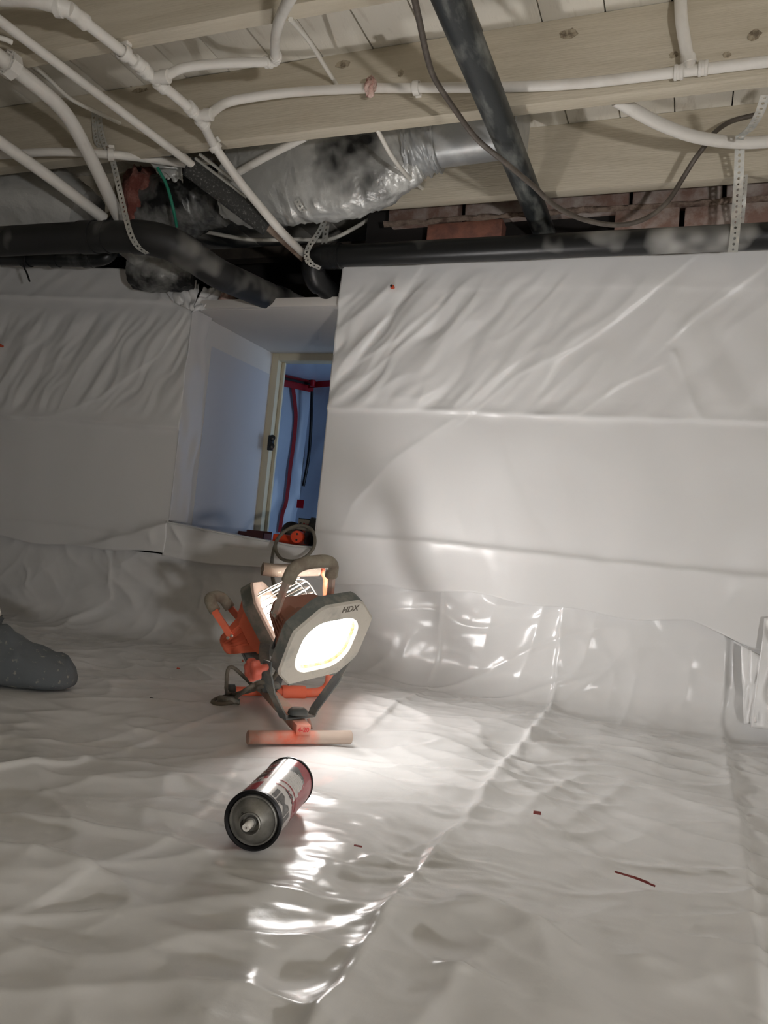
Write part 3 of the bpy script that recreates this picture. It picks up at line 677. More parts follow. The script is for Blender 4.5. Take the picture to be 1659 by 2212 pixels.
def lamp_head(c, ax, ay, az, mh, mbz, mlens, guard, base, swivel, knob_side, brand, mside, WL=WL, O=O):
    c, ax, ay, az = Vector(c), Vector(ax).normalized(), Vector(ay).normalized(), Vector(az).normalized()
    L = lambda x, y, z: c + ax * x + ay * y + az * z
    hx, hy = .088, .083
    # housing (the part), everything else on the head hangs from it
    secs = []
    for z, sx, sy, yo in ((-.027, .079, .070, -.004), (-.046, .068, .054, -.006), (-.058, .062, .045, -.007), (-.0585, .059, .041, -.007), (-.112, .047, .021, -.005), (-.118, .042, .016, -.005)):
        secs.append([L(x, y + yo, z) for x, y in oct_pts(sx, sy, sy * .42, sy * .42)])
    hd = loft('lamp_housing', secs, mh, WL, True, True)
    # bezel ring
    oo = oct_pts(hx, hy, .046, .034); oo2 = oct_pts(hx - .003, hy - .003, .0445, .0325)
    inner = [(x_, y_ - .006) for x_, y_ in rrect(.0575, .0515, .038, 7)]
    n = len(inner)
    def outer_at(pts):   # resample the octagon at the inner ring's angles
        res = []
        for (x, y) in inner:
            d = Vector((x, y)).normalized(); best = None
            for i in range(8):
                p, q = Vector(pts[i]), Vector(pts[(i + 1) % 8]); e = q - p; den = d.x * e.y - d.y * e.x
                if abs(den) < 1e-9: continue
                t = (p.x * e.y - p.y * e.x) / den; s_ = (p.x * d.y - p.y * d.x) / den
                if t > 0 and -1e-6 <= s_ <= 1 + 1e-6: best = d * t if best is None or t < best.length else best
            res.append((best.x, best.y))
        return res
    o1, o2 = outer_at(oo), outer_at(oo2)
    rings = [[L(x * .80, y * .80, -.029) for x, y in o1], [L(x, y, -.028) for x, y in o1], [L(x, y, -.004) for x, y in o1]]
    side = loft('bezel_rim', [r for r in rings], mside, None, False, False, 30, True); side.parent = hd
    front = [[L(x, y, -.004) for x, y in o1], [L(x, y, 0) for x, y in o2], [L(x * 1.06, y * 1.06, -.0005) for x, y in inner], [L(x, y, -.004) for x, y in inner], [L(x * .99, y * .99, -.012) for x, y in inner]]
    bz = loft('bezel', front, mbz, None, False, False, 25, True)
    rim = loft('reflector_rim', [[L(x * .985, y * .985, -.006) for x, y in inner], [L(x * .93, y * .93, -.011) for x, y in inner]], 'reflector', None, False)
    # glowing lens
    li = [(x_, y_ - .006) for x_, y_ in rrect(.0535, .0475, .035, 7)]; ln = len(li)
    vs = [L(x, y, -.0105) for x, y in li] + [L(x, y, -.0135) for x, y in li]
    fs = [tuple(range(ln)), tuple(range(2 * ln - 1, ln - 1, -1))] + [(k, k + ln, (k + 1) % ln + ln, (k + 1) % ln) for k in range(ln)]
    lens = pydata('lens', vs, fs, mlens)
    kids = [bz, rim, lens]
    # notches at the lower corners of the bezel
    for sx in (-1, 1):
        kids.append(obox('clip', L(sx * .046, -hy + .001, -.006), ax, ay, .014, .006, .010, mside, None, .001))
    # cooling ribs on both flanks
    for sx in (-1, 1):
        for k in range(5):
            y = -.026 + .009 * k
            kids.append(ribbon('cooling_rib', [L(sx * .0595, y, -.060), L(sx * .0478, y * .45 - .002, -.108)], ay, .0030, .004, mh, None))
    # carrying handle: two flat legs and a foam grip
    hz = -.088; yb0 = -.002; top = .092
    for sx in (-1, 1):
        kids.append(ribbon('handle_leg', [L(sx * .0565, yb0, hz + .002), L(sx * .0565, yb0 + .03, hz), L(sx * .051, .060, hz - .006), L(sx * .046, top - .012, hz - .008)], az, .0135, .006, 'orange_dusty' if guard is None else 'orange', None))
        for dz in (-.0045, .0045):
            kids.append(lathe('rivet', L(sx * .0590, yb0 + .006, hz + dz), ax * sx, [(0, .0036), (.0014, .0034), (.002, .0020), (.0012, .0014)], 'steel', None, 10))
    gp = spline([L(-.0475, top - .026, hz - .007), L(-.042, top - .004, hz - .009), L(-.022, top + .006, hz - .010), L(.022, top + .006, hz - .010), L(.042, top - .004, hz - .009), L(.0475, top - .026, hz - .007)], 6)
    vs, fs = sweep_geo(gp, .0118, 16); kids.append(pydata('handle_grip', vs, fs, 'grip', None, True, 50))
    # wiring box under the back
    kids.append(obox('wiring_box', L(-.012, -.056, -.072), ax, ay, .040, .050, .030, 'dark_grey', None, .002))
    kids.append(obox('box_cover', L(-.012, -.056, -.0895), ax, ay, .044, .050, .004, 'dark_grey', None, .001))
    kids.append(lathe('cable_gland', L(-.010, -.085, -.078), -ay, [(0, .011), (.006, .011), (.007, .008), (.014, .007)], 'black', None, 12))
    kids.append(lathe('cover_screw', L(-.030, -.05, -.096), -az, [(0, .003), (.002, .002)], 'knob', None, 8))
    if guard:
        for k in range(8):
            y = -.048 + .014 * k; w_ = .062 if abs(y) < .035 else .052; dp = .086 if abs(y) < .04 else .078
            gp = spline([L(-w_, y, -.002), L(-w_ + .003, y, .045), L(-w_ + .014, y, dp - .006), L(-.02, y, dp), L(.02, y, dp), L(w_ - .014, y, dp - .006), L(w_ - .003, y, .045), L(w_, y, -.002)], 4)
            vs, fs = sweep_geo(gp, .0014, 6); kids.append(pydata('guard_wire', vs, fs, 'wire', None, True, 60))
        for x in (-.036, .036):
            gp = spline([L(x, -.056, 0), L(x, -.052, .06), L(x, -.03, .087), L(x, .03, .087), L(x, .052, .06), L(x, .056, 0)], 4)
            vs, fs = sweep_geo(gp, .0014, 6); kids.append(pydata('guard_wire', vs, fs, 'wire', None, True, 60))
    if brand:
        me = text_mesh(brand, .0165, .0003)
        me.transform(Matrix(((ax.x, ay.x, az.x, 0), (ax.y, ay.y, az.y, 0), (ax.z, ay.z, az.z, 0), (0, 0, 0, 1))))
        q_ = L(.020, .0685, .0002); me.transform(Matrix.Translation(q_)); kids.append(link('bezel_marking', me, 'engrave', None, False))
    for k in kids:
        k.parent = hd
    # swivel bracket
    base = Vector(base); pl, pr = L(-.0935, -.052, -.024), L(.0935, -.052, -.024)
    hd_dir = Vector((ax.x, ax.y, 0)).normalized(); wd = Vector((-hd_dir.y, hd_dir.x, 0))
    b0, b1 = base - hd_dir * .032, base + hd_dir * .032
    br = ribbon('bracket', [pl + Vector((0, 0, .010)), pl - Vector((0, 0, .004)), pl.lerp(b0, .45) - hd_dir * .008, b0 + Vector((0, 0, .012)) - hd_dir * .006, b0, base, b1,
                            b1 + Vector((0, 0, .012)) + hd_dir * .006, pr.lerp(b1, .45) + hd_dir * .008, pr - Vector((0, 0, .004)), pr + Vector((0, 0, .010))], wd, .021, .0028, 'bracket', WL)
    kk = lathe('base_knob', base + Vector((0, 0, .0015)), (0, 0, 1), [(0, .012), (.003, .0185), (.010, .0175), (.014, .012), (.015, .006)], 'bracket', None, 12, 60)
    kk.parent = br
    pv = pl if knob_side < 0 else pr
    kn = lathe('tilt_knob_stem', pv + ax * (-.002 * knob_side), ax * knob_side, [(0, .006), (.020, .0065), (.022, .0065)], 'knob', None, 14)
    # lobed knob
    vs, fs = [], []; K = 48; prof = [(.020, .55), (.022, .95), (.027, 1.0), (.033, .97), (.036, .80), (.0365, 0.5), (.0355, .3)]
    a1 = ay; a2 = az
    for d, r in prof:
        for k in range(K):
            t = 2 * math.pi * k / K; rr = .0185 * r * (1 + .09 * math.cos(7 * t)); vs.append(pv + ax * (knob_side * d) + a1 * (math.cos(t) * rr) + a2 * (math.sin(t) * rr))
    for i in range(len(prof) - 1):
        for k in range(K): fs.append((i * K + k, i * K + (k + 1) % K, (i + 1) * K + (k + 1) % K, (i + 1) * K + k))
    fs += [tuple(range(K)), tuple((len(prof) - 1) * K + k for k in range(K))]
    k2_ = pydata('tilt_knob', vs, fs, 'knob', None, True, 45)
    for q_ in (kn, k2_): q_.parent = br
    return L
LF = lamp_head((-.553, 1.196, .186), (.037, .081, .013), (.034, -.027, .072), (.816, -.293, -.496), 'housing_dusty', 'bezel', 'lens_front', None,
               O + vb * .035 + Vector((0, 0, .040)), None, -1, 'HDX', 'bezel_side')
nr = Vector((.80, .20, .565)).normalized(); br_ = (Vector((0, 0, 1)) - nr * nr.z).normalized(); ar = br_.cross(nr)
LR = lamp_head((-.790, 1.432, .190), ar, br_, nr, 'orange', 'bezel_pink', 'lens_rear', True,
               O + vb * .265 + Vector((0, 0, .040)), None, 1, None, 'bezel_side')
# added single-head lamp, out of view, to brighten the ceiling and left side
O2 = Vector((.98, -.60, 0)); FILL_LAMP = thing('work_light', O2, 'added fill lamp built as a single work light, unseen on the floor behind the camera', 'work light')
n2 = Vector((-.42, .46, .78)).normalized(); b2 = (Vector((0, 0, 1)) - n2 * n2.z).normalized(); a2_ = b2.cross(n2)
lamp_head((O2.x + .02, O2.y, .19), a2_, b2, n2, 'orange', 'bezel_pink', 'lens_fill', True, O2 + Vector((0, 0, .040)), None, -1, None, 'bezel_side', FILL_LAMP, O2)
for s_ in (-.12, .12): lathe('foot', O2 + Vector((s_, -.09, .0125)), (0, 1, 0), [(0, .0118), (.18, .0118)], 'orange', FILL_LAMP, 18)
obox('centre_bar', O2 + Vector((0, 0, .029)), (1, 0, 0), (0, 1, 0), .27, .026, .017, 'orange', FILL_LAMP, .002)
# wiring between the heads, inline box, loose lead
tube('lead', [LR(-.010, -.098, -.078), LR(-.012, -.12, -.10), P(500, 1440, Y=1.36), P(489, 1480, Y=1.36), P(492, 1496, Z=.014), P(505, 1500, Z=.010)], .0038, 'cord', WL, seg=8)
tube('lead', [LF(-.010, -.098, -.078), P(588, 1468, Y=1.30), P(556, 1476, Y=1.30), P(528, 1492, Y=1.29), P(512, 1505, Z=.02), P(505, 1514, Z=.010)], .0044, 'cord', WL, seg=8)
tube('lead', [P(585, 1475, Y=1.42), P(545, 1490, Y=1.36), P(500, 1502, Z=.006), P(468, 1510, Z=.006), P(460, 1518, Z=.006), P(480, 1521, Z=.006), P(512, 1516, Z=.007)], .0048, 'cord', WL, seg=8)
q = P(488, 1513, Z=.009); obox('inline_box', q, (.9, .4, 0), (-.4, .9, 0), .034, .016, .017, 'rubber', WL, .003)
lathe('strain_relief', P(497, 1514, Z=.009), (.9, .4, .0), [(0, .0075), (.006, .0085), (.012, .006), (.02, .006)], 'rubber', WL, 10)
tube('bolt_tail', [O + vb * .06 + ub * .028 + Vector((0, 0, .030)), O + vb * .055 + ub * .034 + Vector((0, 0, .012))], .003, 'orange_dusty', WL, seg=8)
# supply cord from the stand up over the sill
CORD = tube('power_cord', [P(600, 1300, Y=1.66), P(588, 1240, Y=1.72), P(588, 1205, Y=1.90), P(594, 1178, Y=1.96), P(607, 1155, Y=1.98), P(628, 1140, Y=2.00), P(652, 1135, Y=2.01), P(672, 1143, Y=2.0),
                    P(680, 1163, Y=1.985), P(677, 1184, Y=1.97), P(660, 1203, Y=1.955), P(636, 1212, Y=1.95), P(610, 1208, Y=1.945), P(597, 1192, Y=1.94), P(596, 1172, Y=1.955),
                    P(604, 1158, Y=1.99), P(615, 1147, Y=2.02), P(640, 1140, Y=2.06), P(676, 1148, Y=2.09)], .0048, 'cord', None, seg=10)
tag(CORD, 'dusty grey power cord looped over the hatch sill behind the work light', 'cord')

# ---- things on the hatch sill
T = thing('cord_connector', P(650, 1157, Y=2.10), 'round orange and black cord connector with two holes on the hatch sill', 'connector')
c0 = P(645, 1157, Y=2.11); c0.z = HZ0 + .026; c0 = Vector((c0.x, 2.11, c0.z)); axc = Vector((-.10, -.96, 0)).normalized()
axc = Vector((.30, -.95, 0)).normalized()
lathe('connector_face', c0, axc, [(-.008, .0195), (.026, .0200), (.029, .018), (.0295, .006)], 'orange_plastic', T, 28)
lathe('connector_body', c0 + Vector((.024, .012, 0)), Vector((.55, .83, 0)), [(0, .022), (.05, .024), (.07, .018), (.09, .010)], 'black', T, 24)
for dz in (-.009, .009):
    lathe('socket_hole', c0 + axc * .0288 + Vector((0, 0, dz)), axc, [(0, .0034), (.0012, .0034)], 'ink', T, 12)
w_ = P(592, 1157, Y=2.16); T2 = tag(box('orange_case', (w_.x, 2.15, HZ0 + .001), (w_.x + .085, 2.21, HZ0 + .030), 'orange_plastic', None, .006), 'low orange plastic case on the hatch sill left of the round connector', 'case')
w_ = P(632, 1142, Y=2.27)
T3 = thing('cord_reel', (w_.x, 2.27, HZ0), 'dark rubber coil standing behind the orange case', 'coil')
lathe('coil', (w_.x, 2.255, HZ0 + .038), (0, 1, 0), [(0, .020), (0, .032), (.004, .037), (.02, .037), (.024, .032), (.024, .020), (0, .020)], 'black', T3, 28, caps=False)
lathe('hub', (w_.x, 2.262, HZ0 + .038), (0, 1, 0), [(0, .020), (.012, .020)], 'rubber', T3, 20)
ca = P(641, 1160, Y=2.36); cbx = P(690, 1118, Y=2.36)
T4 = thing('carton', (ca.x, 2.36, HZ0), 'small printed carton of fasteners, white top band over orange, beyond the connector', 'carton')
ztop = P(650, 1119, Y=2.36).z
box('carton_base', (ca.x, 2.36, HZ0), (ca.x + .085, 2.43, HZ0 + (ztop - HZ0) * .58), 'carton_red', T4)
box('carton_band', (ca.x, 2.36, HZ0 + (ztop - HZ0) * .58), (ca.x + .085, 2.43, ztop - .004), 'carton_white', T4)
box('carton_lid', (ca.x, 2.36, ztop - .004), (ca.x + .085, 2.43, ztop), 'black', T4)
text_on('brand_lettering', 'Ramset', .016, (ca.x + .043, 2.3592, HZ0 + (ztop - HZ0) * .76), (1, 0, 0), (.12, 0, 1), 'marker_red', T4)
text_on('size_lettering', '12', .012, (ca.x + .028, 2.3592, HZ0 + (ztop - HZ0) * .46), (1, 0, 0), (0, 0, 1), 'carton_white', T4)
ring('emblem', (ca.x + .0105, 2.3592, HZ0 + (ztop - HZ0) * .76), (0, 1, 0), .0052, .0066, .0006, 'ink', T4, 20)
for a in (90, 210, 330):
    e0 = Vector((ca.x + .0105, 2.3590, HZ0 + (ztop - HZ0) * .76)); e1 = e0 + Vector((math.cos(math.radians(a)), 0, math.sin(math.radians(a)))) * .0055
    ribbon('emblem_spoke', [e0, e1], (-math.sin(math.radians(a)), 0, math.cos(math.radians(a))), .0018, .0004, 'ink', T4)
lathe('emblem_disc', (ca.x + .012, 2.3594, HZ0 + (ztop - HZ0) * .46), (0, -1, 0), [(0, .0075), (.0004, .0075)], 'carton_white', T4, 18)
T5 = thing('tool_grip', (ca.x + .07, 2.33, HZ0), 'dark tool grip leaning in front of the carton at the hatch corner', 'tool')
obox('grip', (ca.x + .074, 2.335, (HZ0 + ztop) / 2 + .002), (.2, 0, .98), (.98, 0, -.2), ztop - HZ0 + .004, .040, .03, 'dark_grey', T5, .008)
w_ = P(513, 1156, Y=2.45)
T6 = thing('open_box', (w_.x, 2.45, HZ0), 'shallow maroon open card box on the far hatch sill', 'box')
for lo, hi in (((0, 0, 0), (.11, .06, .002)), ((0, 0, 0), (.11, .002, .026)), ((0, .058, 0), (.11, .06, .034)), ((0, 0, 0), (.002, .06, .034)), ((.108, 0, 0), (.11, .06, .026))):
    box('panel', tuple(Vector(lo) + Vector((w_.x, 2.45, HZ0 + .001))), tuple(Vector(hi) + Vector((w_.x, 2.45, HZ0 + .001))), 'redbox', T6)

# ---- spray can lying in front of the light
cz = .0335; A0 = Vector(P(547, 1772, Z=cz)); A1 = Vector(P(618, 1696, Z=cz)); axn = (A1 - A0).normalized()
CAN = thing('spray_can', (A0 + A1) / 2 - Vector((0, 0, cz)), 'empty silver and red spray can without a cap, lying on its side', 'spray can')
R = .0325; LB = .150; K = 72
sd = axn.cross(Vector((0, 0, 1))).normalized()      # to the right of the axis seen from the valve end... outward frame
upv = Vector((0, 0, 1))
def cpt(d, ang, r): return A0 + axn * d + (upv * math.cos(ang) + sd * math.sin(ang)) * r   # ang 0 = top, + = right-hand flank
def ring_mesh(name, prof, m, parent, seg=K): return lathe(name, A0, axn, prof, m, parent, seg, 30, caps=False)
# body with printed fields: colour by (distance, angle)
vs, fs, mi = [], [], []; ND = 60
for i in range(ND + 1):
    for k in range(K): vs.append(cpt(.004 + (LB - .008) * i / ND, 2 * math.pi * k / K, R))
mats = ['can_silver', 'can_red', 'can_grey', 'can_dark', 'can_white']
for i in range(ND):
    for k in range(K):
        d = (i + .5) / ND; a = (k + .5) / K * 360; a = a - 360 if a > 180 else a
        c = 0
        if 8 < a < 150:                       # right flank: white field with dark text panel and red end
            c = 0
            if d > .60 + .14 * math.cos(math.radians((a - 60) * 1.4)): c = 2
            if d > .86 - .003 * abs(a - 30) or (a > 88 - d * 30 and d > .30): c = 1
        if a <= -6:                           # left flank: red and dark fields
            c = 3 if d > .40 else 0
            if d < .26 + .001 * a: c = 1
            if .34 < d < .42 and abs(((a + 60) % 40) - 20) < 14: c = 1
            if .58 < d < .62: c = 1
            if .74 < d < .80: c = 1
        fs.append((i * K + k, (i + 1) * K + k, (i + 1) * K + (k + 1) % K, i * K + (k + 1) % K)); mi.append(c)
body = pydata('can_body', vs, fs, None, None, True); body.data.materials.clear()
for q_ in mats: body.data.materials.append(MT[q_])
body.data.polygons.foreach_set('material_index', mi); adopt(body, CAN)
ring_mesh('rear_rim', [(LB - .005, R), (LB - .003, R + .0012), (LB, R + .0012), (LB + .001, R - .001), (LB - .004, R - .003), (LB - .010, .012), (LB - .012, .0005)], 'can_rim', CAN)
ring_mesh('valve_rim', [(.005, R), (.003, R + .0016), (-.0015, R + .0016), (-.003, R - .0008), (-.001, R - .0030), (.003, R - .0034)], 'can_rim', CAN)
ring_mesh('dome', [(.003, R - .0030), (-.001, R - .0045), (-.0015, R - .0060), (.0, R - .007), (-.002, R - .0085), (-.006, R - .013), (-.010, R - .018), (-.011, .0130), (-.011, .0120)], 'can_dome', CAN)
ring_mesh('valve_cup', [(-.010, .0130), (-.0135, .0128), (-.0140, .0115), (-.012, .0108), (-.006, .0100), (-.005, .0070), (-.009, .0060), (-.0095, .0042), (-.005, .0040)], 'can_dome', CAN)
tilt = (-axn + Vector((0, 0, -.12)) - sd * .12).normalized()
lathe('valve_stem', A0 - axn * .004, tilt, [(0, .0045), (.016, .0046), (.0165, .0042), (.0165, .0018), (.012, .0016)], 'nozzle', CAN, 18)
lathe('vent_dot', A0 - axn * .0115 + upv * .010 - sd * .010, -axn, [(0, .0013), (.0006, .0012)], 'ink', CAN, 8)
def can_text(body_, size, d, ang, m, bold=.02):
    me = text_mesh(body_, size, .0001, bold)
    for v in me.vertices:
        x, y, z = v.co
        # reading direction runs back towards the top of the lying can, letter tops face the valve
        v.co = cpt(d - y, math.radians(ang) - x / R, R + .0003 + z)
    adopt(link('can_lettering', me, m, None, False), CAN)
can_text('IMi', .031, .022, 62, 'can_grey', .045)
can_text('AST', .012, .051, 62, 'can_dark')
can_text('-- --- --', .0075, .062, 50, 'can_red')
for k in range(7):
    can_text(['-- --- -- --', '--- -- ---', '- ---- -- --', '--- --- -', '-- -- ----', '---- - --', '-- ---'][k], .0070, .072 + .0062 * k, 52, 'can_white')
can_text('VT', .022, .028, -58, 'can_white'); can_text('ii', .012, .046, -20, 'ink')
for k, tx in enumerate(('--- -- ---', '-- ---- --', '---- -- -', '-- --- ---')): can_text(tx, .0080, .076 + .014 * k, -40, 'can_white')
for d in (.044, .0585):
    n = 24; pts = [cpt(d + .006 * math.sin(i / n * 3.1), math.radians(18 + 82 * i / n), R + .0004) for i in range(n + 1)]
    ribbon('label_stripe', pts, axn, .0012, .0003, 'can_red', CAN)

# ---- debris on the floor and fasteners in the sheets
def chip(px, py, l, wd, hgt, ang, m, label, cat='debris'):
    q = P(px, py, Z=.004); mx = Matrix.Translation(q) @ Matrix.Rotation(math.radians(ang), 4, 'Z')
    o = box('debris_chip', (-l / 2, -wd / 2, 0), (l / 2, wd / 2, hgt), m, None, min(wd, hgt) * .2, mx, wd * .12)
    return tag(o, label, cat)
chip(1160, 1758, .010, .005, .004, 10, 'chip', 'short maroon plastic chip on the sheet right of the long fold')
chip(773, 1829, .010, .0022, .0018, 5, 'chip', 'tiny dark maroon sliver on the glossy patch of sheet')
chip(385, 1445, .008, .006, .003, 30, 'screw', 'small orange paint fleck on the sheet between foot and work light')
chip(328, 1509, .008, .004, .002, 0, 'ink', 'small dark speck on the sheet in front of the foot')
sp = thing('debris_splinter', P(1370, 1897, Z=.003), 'thin maroon splinter lying on the sheet near the right edge', 'debris')
tube('sliver', [P(1328, 1883, Z=.0045), P(1370, 1896, Z=.0045), P(1415, 1914, Z=.004)], [.0012] * 13, 'chip', sp, seg=6)
tube('sliver', [P(1335, 1886, Z=.0055), P(1370, 1894, Z=.0055), P(1402, 1906, Z=.006)], [.0007] * 13, 'chip', sp, seg=6)
for px, py, lb in ((849, 621, 'orange plastic fastener pinning the wall sheet near its top corner right of the hatch'), (3, 747, 'orange plastic fastener pinning the wall sheet at the far left')):
    q = P(px, py, Y=YW - .018); f = thing('sheet_fastener', q, lb, 'fastener')
    lathe('head', q + Vector((0, .010, 0)), (0, -1, 0), [(0, .004), (.012, .0045), (.013, .006), (.016, .006), (.017, .004)], 'screw', f, 12)
    lathe('nail', q + Vector((-.002, -.006, .002)), (-.3, -1, .3), [(0, .003), (.004, .003)], 'ink', f, 10)

# ================================================================== OVERHEAD: pipes, ducts, cables
def pipe_thing(name, label, cat='pipe'):
    return thing(name, (0, 0, 0), label, cat)
def set_base(t, p):
    p = Vector(p); d = p - t.location; t.location = p
    for ch in t.children: ch.matrix_parent_inverse = Matrix.Translation(p).inverted()
def coupling(t, p, ax, r, l, nm='coupling', m='white_pipe'):
    ax = Vector(ax).normalized(); p = Vector(p)
    return lathe(nm, p - ax * l / 2, ax, [(0, r * .9), (.001, r), (l * .32, r), (l * .36, r * .93), (l * .64, r * .93), (l * .68, r), (l - .001, r), (l, r * .9)], m, t, 20)
def clip(t, p, ax, r, up=True, m='white_pipe'):
    """pipe clip: open collar with a nailing block"""
    ax = Vector(ax).normalized(); p = Vector(p); c = ring('clip', p, ax, r * 1.02, r * 1.28, .014, m, t, 18)
    sdv = Vector((0, 0, 1)) if up else Vector((0, 1, 0))
    obox('clip_block', p + sdv * (r * 1.35), ax, sdv, .014, r * .55, r * 2.0, m, t, .0015)
    return c

# A: main supply with couplings and tees
A_ = [P(150, 22, Z=1.300), P(265, 112, Z=1.300), P(330, 168, Z=1.300), P(425, 250, Z=1.300), P(465, 318, Z=1.298), P(520, 395, Y=1.62), P(590, 480, Y=1.70), P(625, 518, Y=1.80), P(660, 552, Y=1.99)]
t = pipe_thing('supply_pipe', 'white plastic supply pipe with two tees running below the joists towards the hatch')
tube('pipe', A_, .0110, 'white_pipe', t, n=8, seg=18)
dA = (A_[1] - A_[0]).normalized()
coupling(t, A_[0] + dA * .018, dA, .0155, .042); clip(t, A_[1] + dA * .004, dA, .0125); coupling(t, A_[1] + dA * .045, dA, .0150, .030)
for i, q in ((2, A_[2]), (3, A_[3])):
    d = (A_[i + 1] - A_[i - 1]).normalized()
    for s in (-.026, .026): coupling(t, Vector(q) + d * s, d, .0150, .026, 'tee')
    tee_dir = Vector((1, .12, .02)).normalized()
    lathe('tee_branch', Vector(q), tee_dir, [(0, .012), (.020, .012), (.021, .0140), (.038, .0140), (.039, .012)], 'white_pipe', t, 18)
d = (A_[5] - A_[4]).normalized(); clip(t, A_[4], d, .0125)
tube('feed_bend', [P(-60, -18, Z=1.300), P(0, -6, Z=1.300), P(60, -4, Z=1.300), P(105, 6, Z=1.30), P(128, 14, Z=1.30), P(150, 22, Z=1.30)], .0150, 'white_pipe', t, n=5, seg=18)
ring('elbow_collar', P(126, 14, Z=1.300), (1, .35, 0), .012, .0190, .012, 'white_pipe', t)
set_base(t, A_[3])
# F: short branch with the upturned end
t = pipe_thing('branch_pipe', 'short white branch pipe from the upper tee, turning up past the first joist')
q0 = Vector(A_[2]) + Vector((1, .12, .02)).normalized() * .03
tube('pipe', [q0, P(400, 146, Y=1.30), P(480, 137, Y=1.33), P(585, 134, Y=1.37)], .0098, 'white_pipe', t, n=6)
tube('riser', [P(596, 132, Y=1.37), P(594, 95, Y=1.30), P(600, 55, Y=1.17), P(614, 20, Y=1.10), P(640, -25, Y=1.02), P(680, -80, Y=.95)], .0100, 'white_pipe', t, n=6)
coupling(t, P(580, 134, Y=1.37), (1, .1, 0), .0130, .016); lathe('elbow', P(583, 133, Y=1.37), (1, 0, 0), [(0, .011), (.012, .012), (.018, .010), (.02, .004)], 'white_pipe', t, 16)
coupling(t, P(596, 122, Y=1.355), P(594, 95, Y=1.30) - P(596, 132, Y=1.37), .0128, .014)
set_base(t, q0)
# G: long branch along joist
t = pipe_thing('branch_pipe', 'long white branch pipe clipped along the middle joist, with a riser at the right')
q0 = Vector(A_[3]) + Vector((1, .12, .02)).normalized() * .03; YG = 1.540
G_ = [q0, P(490, 222, Y=1.47), P(560, 208, Y=1.50), P(650, 198, Y=1.53), P(790, 191, Y=YG), P(900, 190, Y=YG), P(1200, 184, Y=YG), P(1480, 154, Y=YG), P(1659, 133, Y=YG), P(1900, 110, Y=YG)]
tube('pipe', G_, .0105, 'white_pipe', t, n=7, seg=16)
clip(t, G_[5], (1, 0, 0), .0120, False)
for s in (-.020, .024): coupling(t, Vector(P(1490, 152, Y=YG)) + Vector((s, 0, s * .05)), (1, 0, 0), .0145, .018, 'tee')
lathe('tee_branch', P(1490, 152, Y=YG), P(1470, 0, Y=YG) - P(1490, 152, Y=YG), [(0, .012), (.012, .012), (.013, .0145), (.028, .0145), (.029, .012)], 'white_pipe', t, 18)
tube('riser', [P(1490, 150, Y=YG), P(1480, 95, Y=YG - .005), P(1472, 40, Y=YG - .01), P(1470, -10, Y=YG), P(1470, -40, Y=YG)], .0118, 'white_pipe', t, n=5, seg=16)
set_base(t, q0)
# B: straight pipe ending in foam sleeve
t = pipe_thing('heating_pipe', 'straight white pipe whose far end runs into a black foam sleeve')
B0, B1, B2, B3 = P(-60, 0, Z=1.296), P(415, 356, Z=1.292), P(592, 500, Y=1.78), P(648, 550, Y=1.96)
tube('pipe', [B0, B1, P(425, 366, Y=1.62)], .0100, 'white_pipe', t, n=6, seg=16)
coupling(t, P(404, 347, Y=1.592), B1 - B0, .0118, .035)
fs0, fs1 = P(412, 362, Y=1.615), P(580, 490, Y=1.74); dF = (fs1 - fs0).normalized()
vsx = spline([fs0, fs0.lerp(fs1, .5), fs1], 10); rng = random.Random(3)
vs, fsx = sweep_geo(vsx, .0270, 28, wob=.03, rng=lambda: rng.uniform(-1, 1)); adopt(pydata('foam_sleeve', vs, fsx, 'foam', None, True, 60), t)
slit = [Vector(a) + Vector((.020, -.012, .017)) for a in vsx[:14]]
ribbon('foam_slit_edge', slit, (.3, -.5, .6), .006, .006, 'foam_side', t)
ribbon('foam_slit_edge', [a + Vector((.012, .0, .010)) for a in slit[:13]], (.3, -.5, .6), .006, .006, 'foam_side', t)
ring('foam_mouth', fs0, dF, .012, .0270, .012, 'ink', t)
tube('copper_end', [fs1 - dF * .02, B2, B3, P(680, 580, Y=2.06)], .0125, 'copper', t, n=4)
set_base(t, B1)
# C: thick pipe descending
t = pipe_thing('thick_pipe', 'thick white pipe held by a bracket clamp at the upper left')
C_ = [P(-40, 96, Z=1.300), P(20, 140, Z=1.300), P(130, 232, Y=1.30), P(185, 320, Y=1.42), P(230, 412, Y=1.56), P(262, 480, Y=1.66)]
tube('pipe', C_, .0165, 'white_pipe', t, n=7, seg=18)
d = (C_[2] - C_[0]).normalized()
for rr, ro in ((.018, .0215), (.026, .029)): ring('clamp', C_[1], d, rr, ro, .022, 'white_pipe', t, 8)
for k in range(8):
    a = 2 * math.pi * k / 8; s1 = d.cross(Vector((0, 0, 1))).normalized(); s2 = d.cross(s1)
    obox('clamp_web', Vector(C_[1]) + (s1 * math.cos(a) + s2 * math.sin(a)) * .0238, d, s1 * math.cos(a) + s2 * math.sin(a), .022, .006, .0025, 'white_pipe', t, .0004)
set_base(t, C_[1])
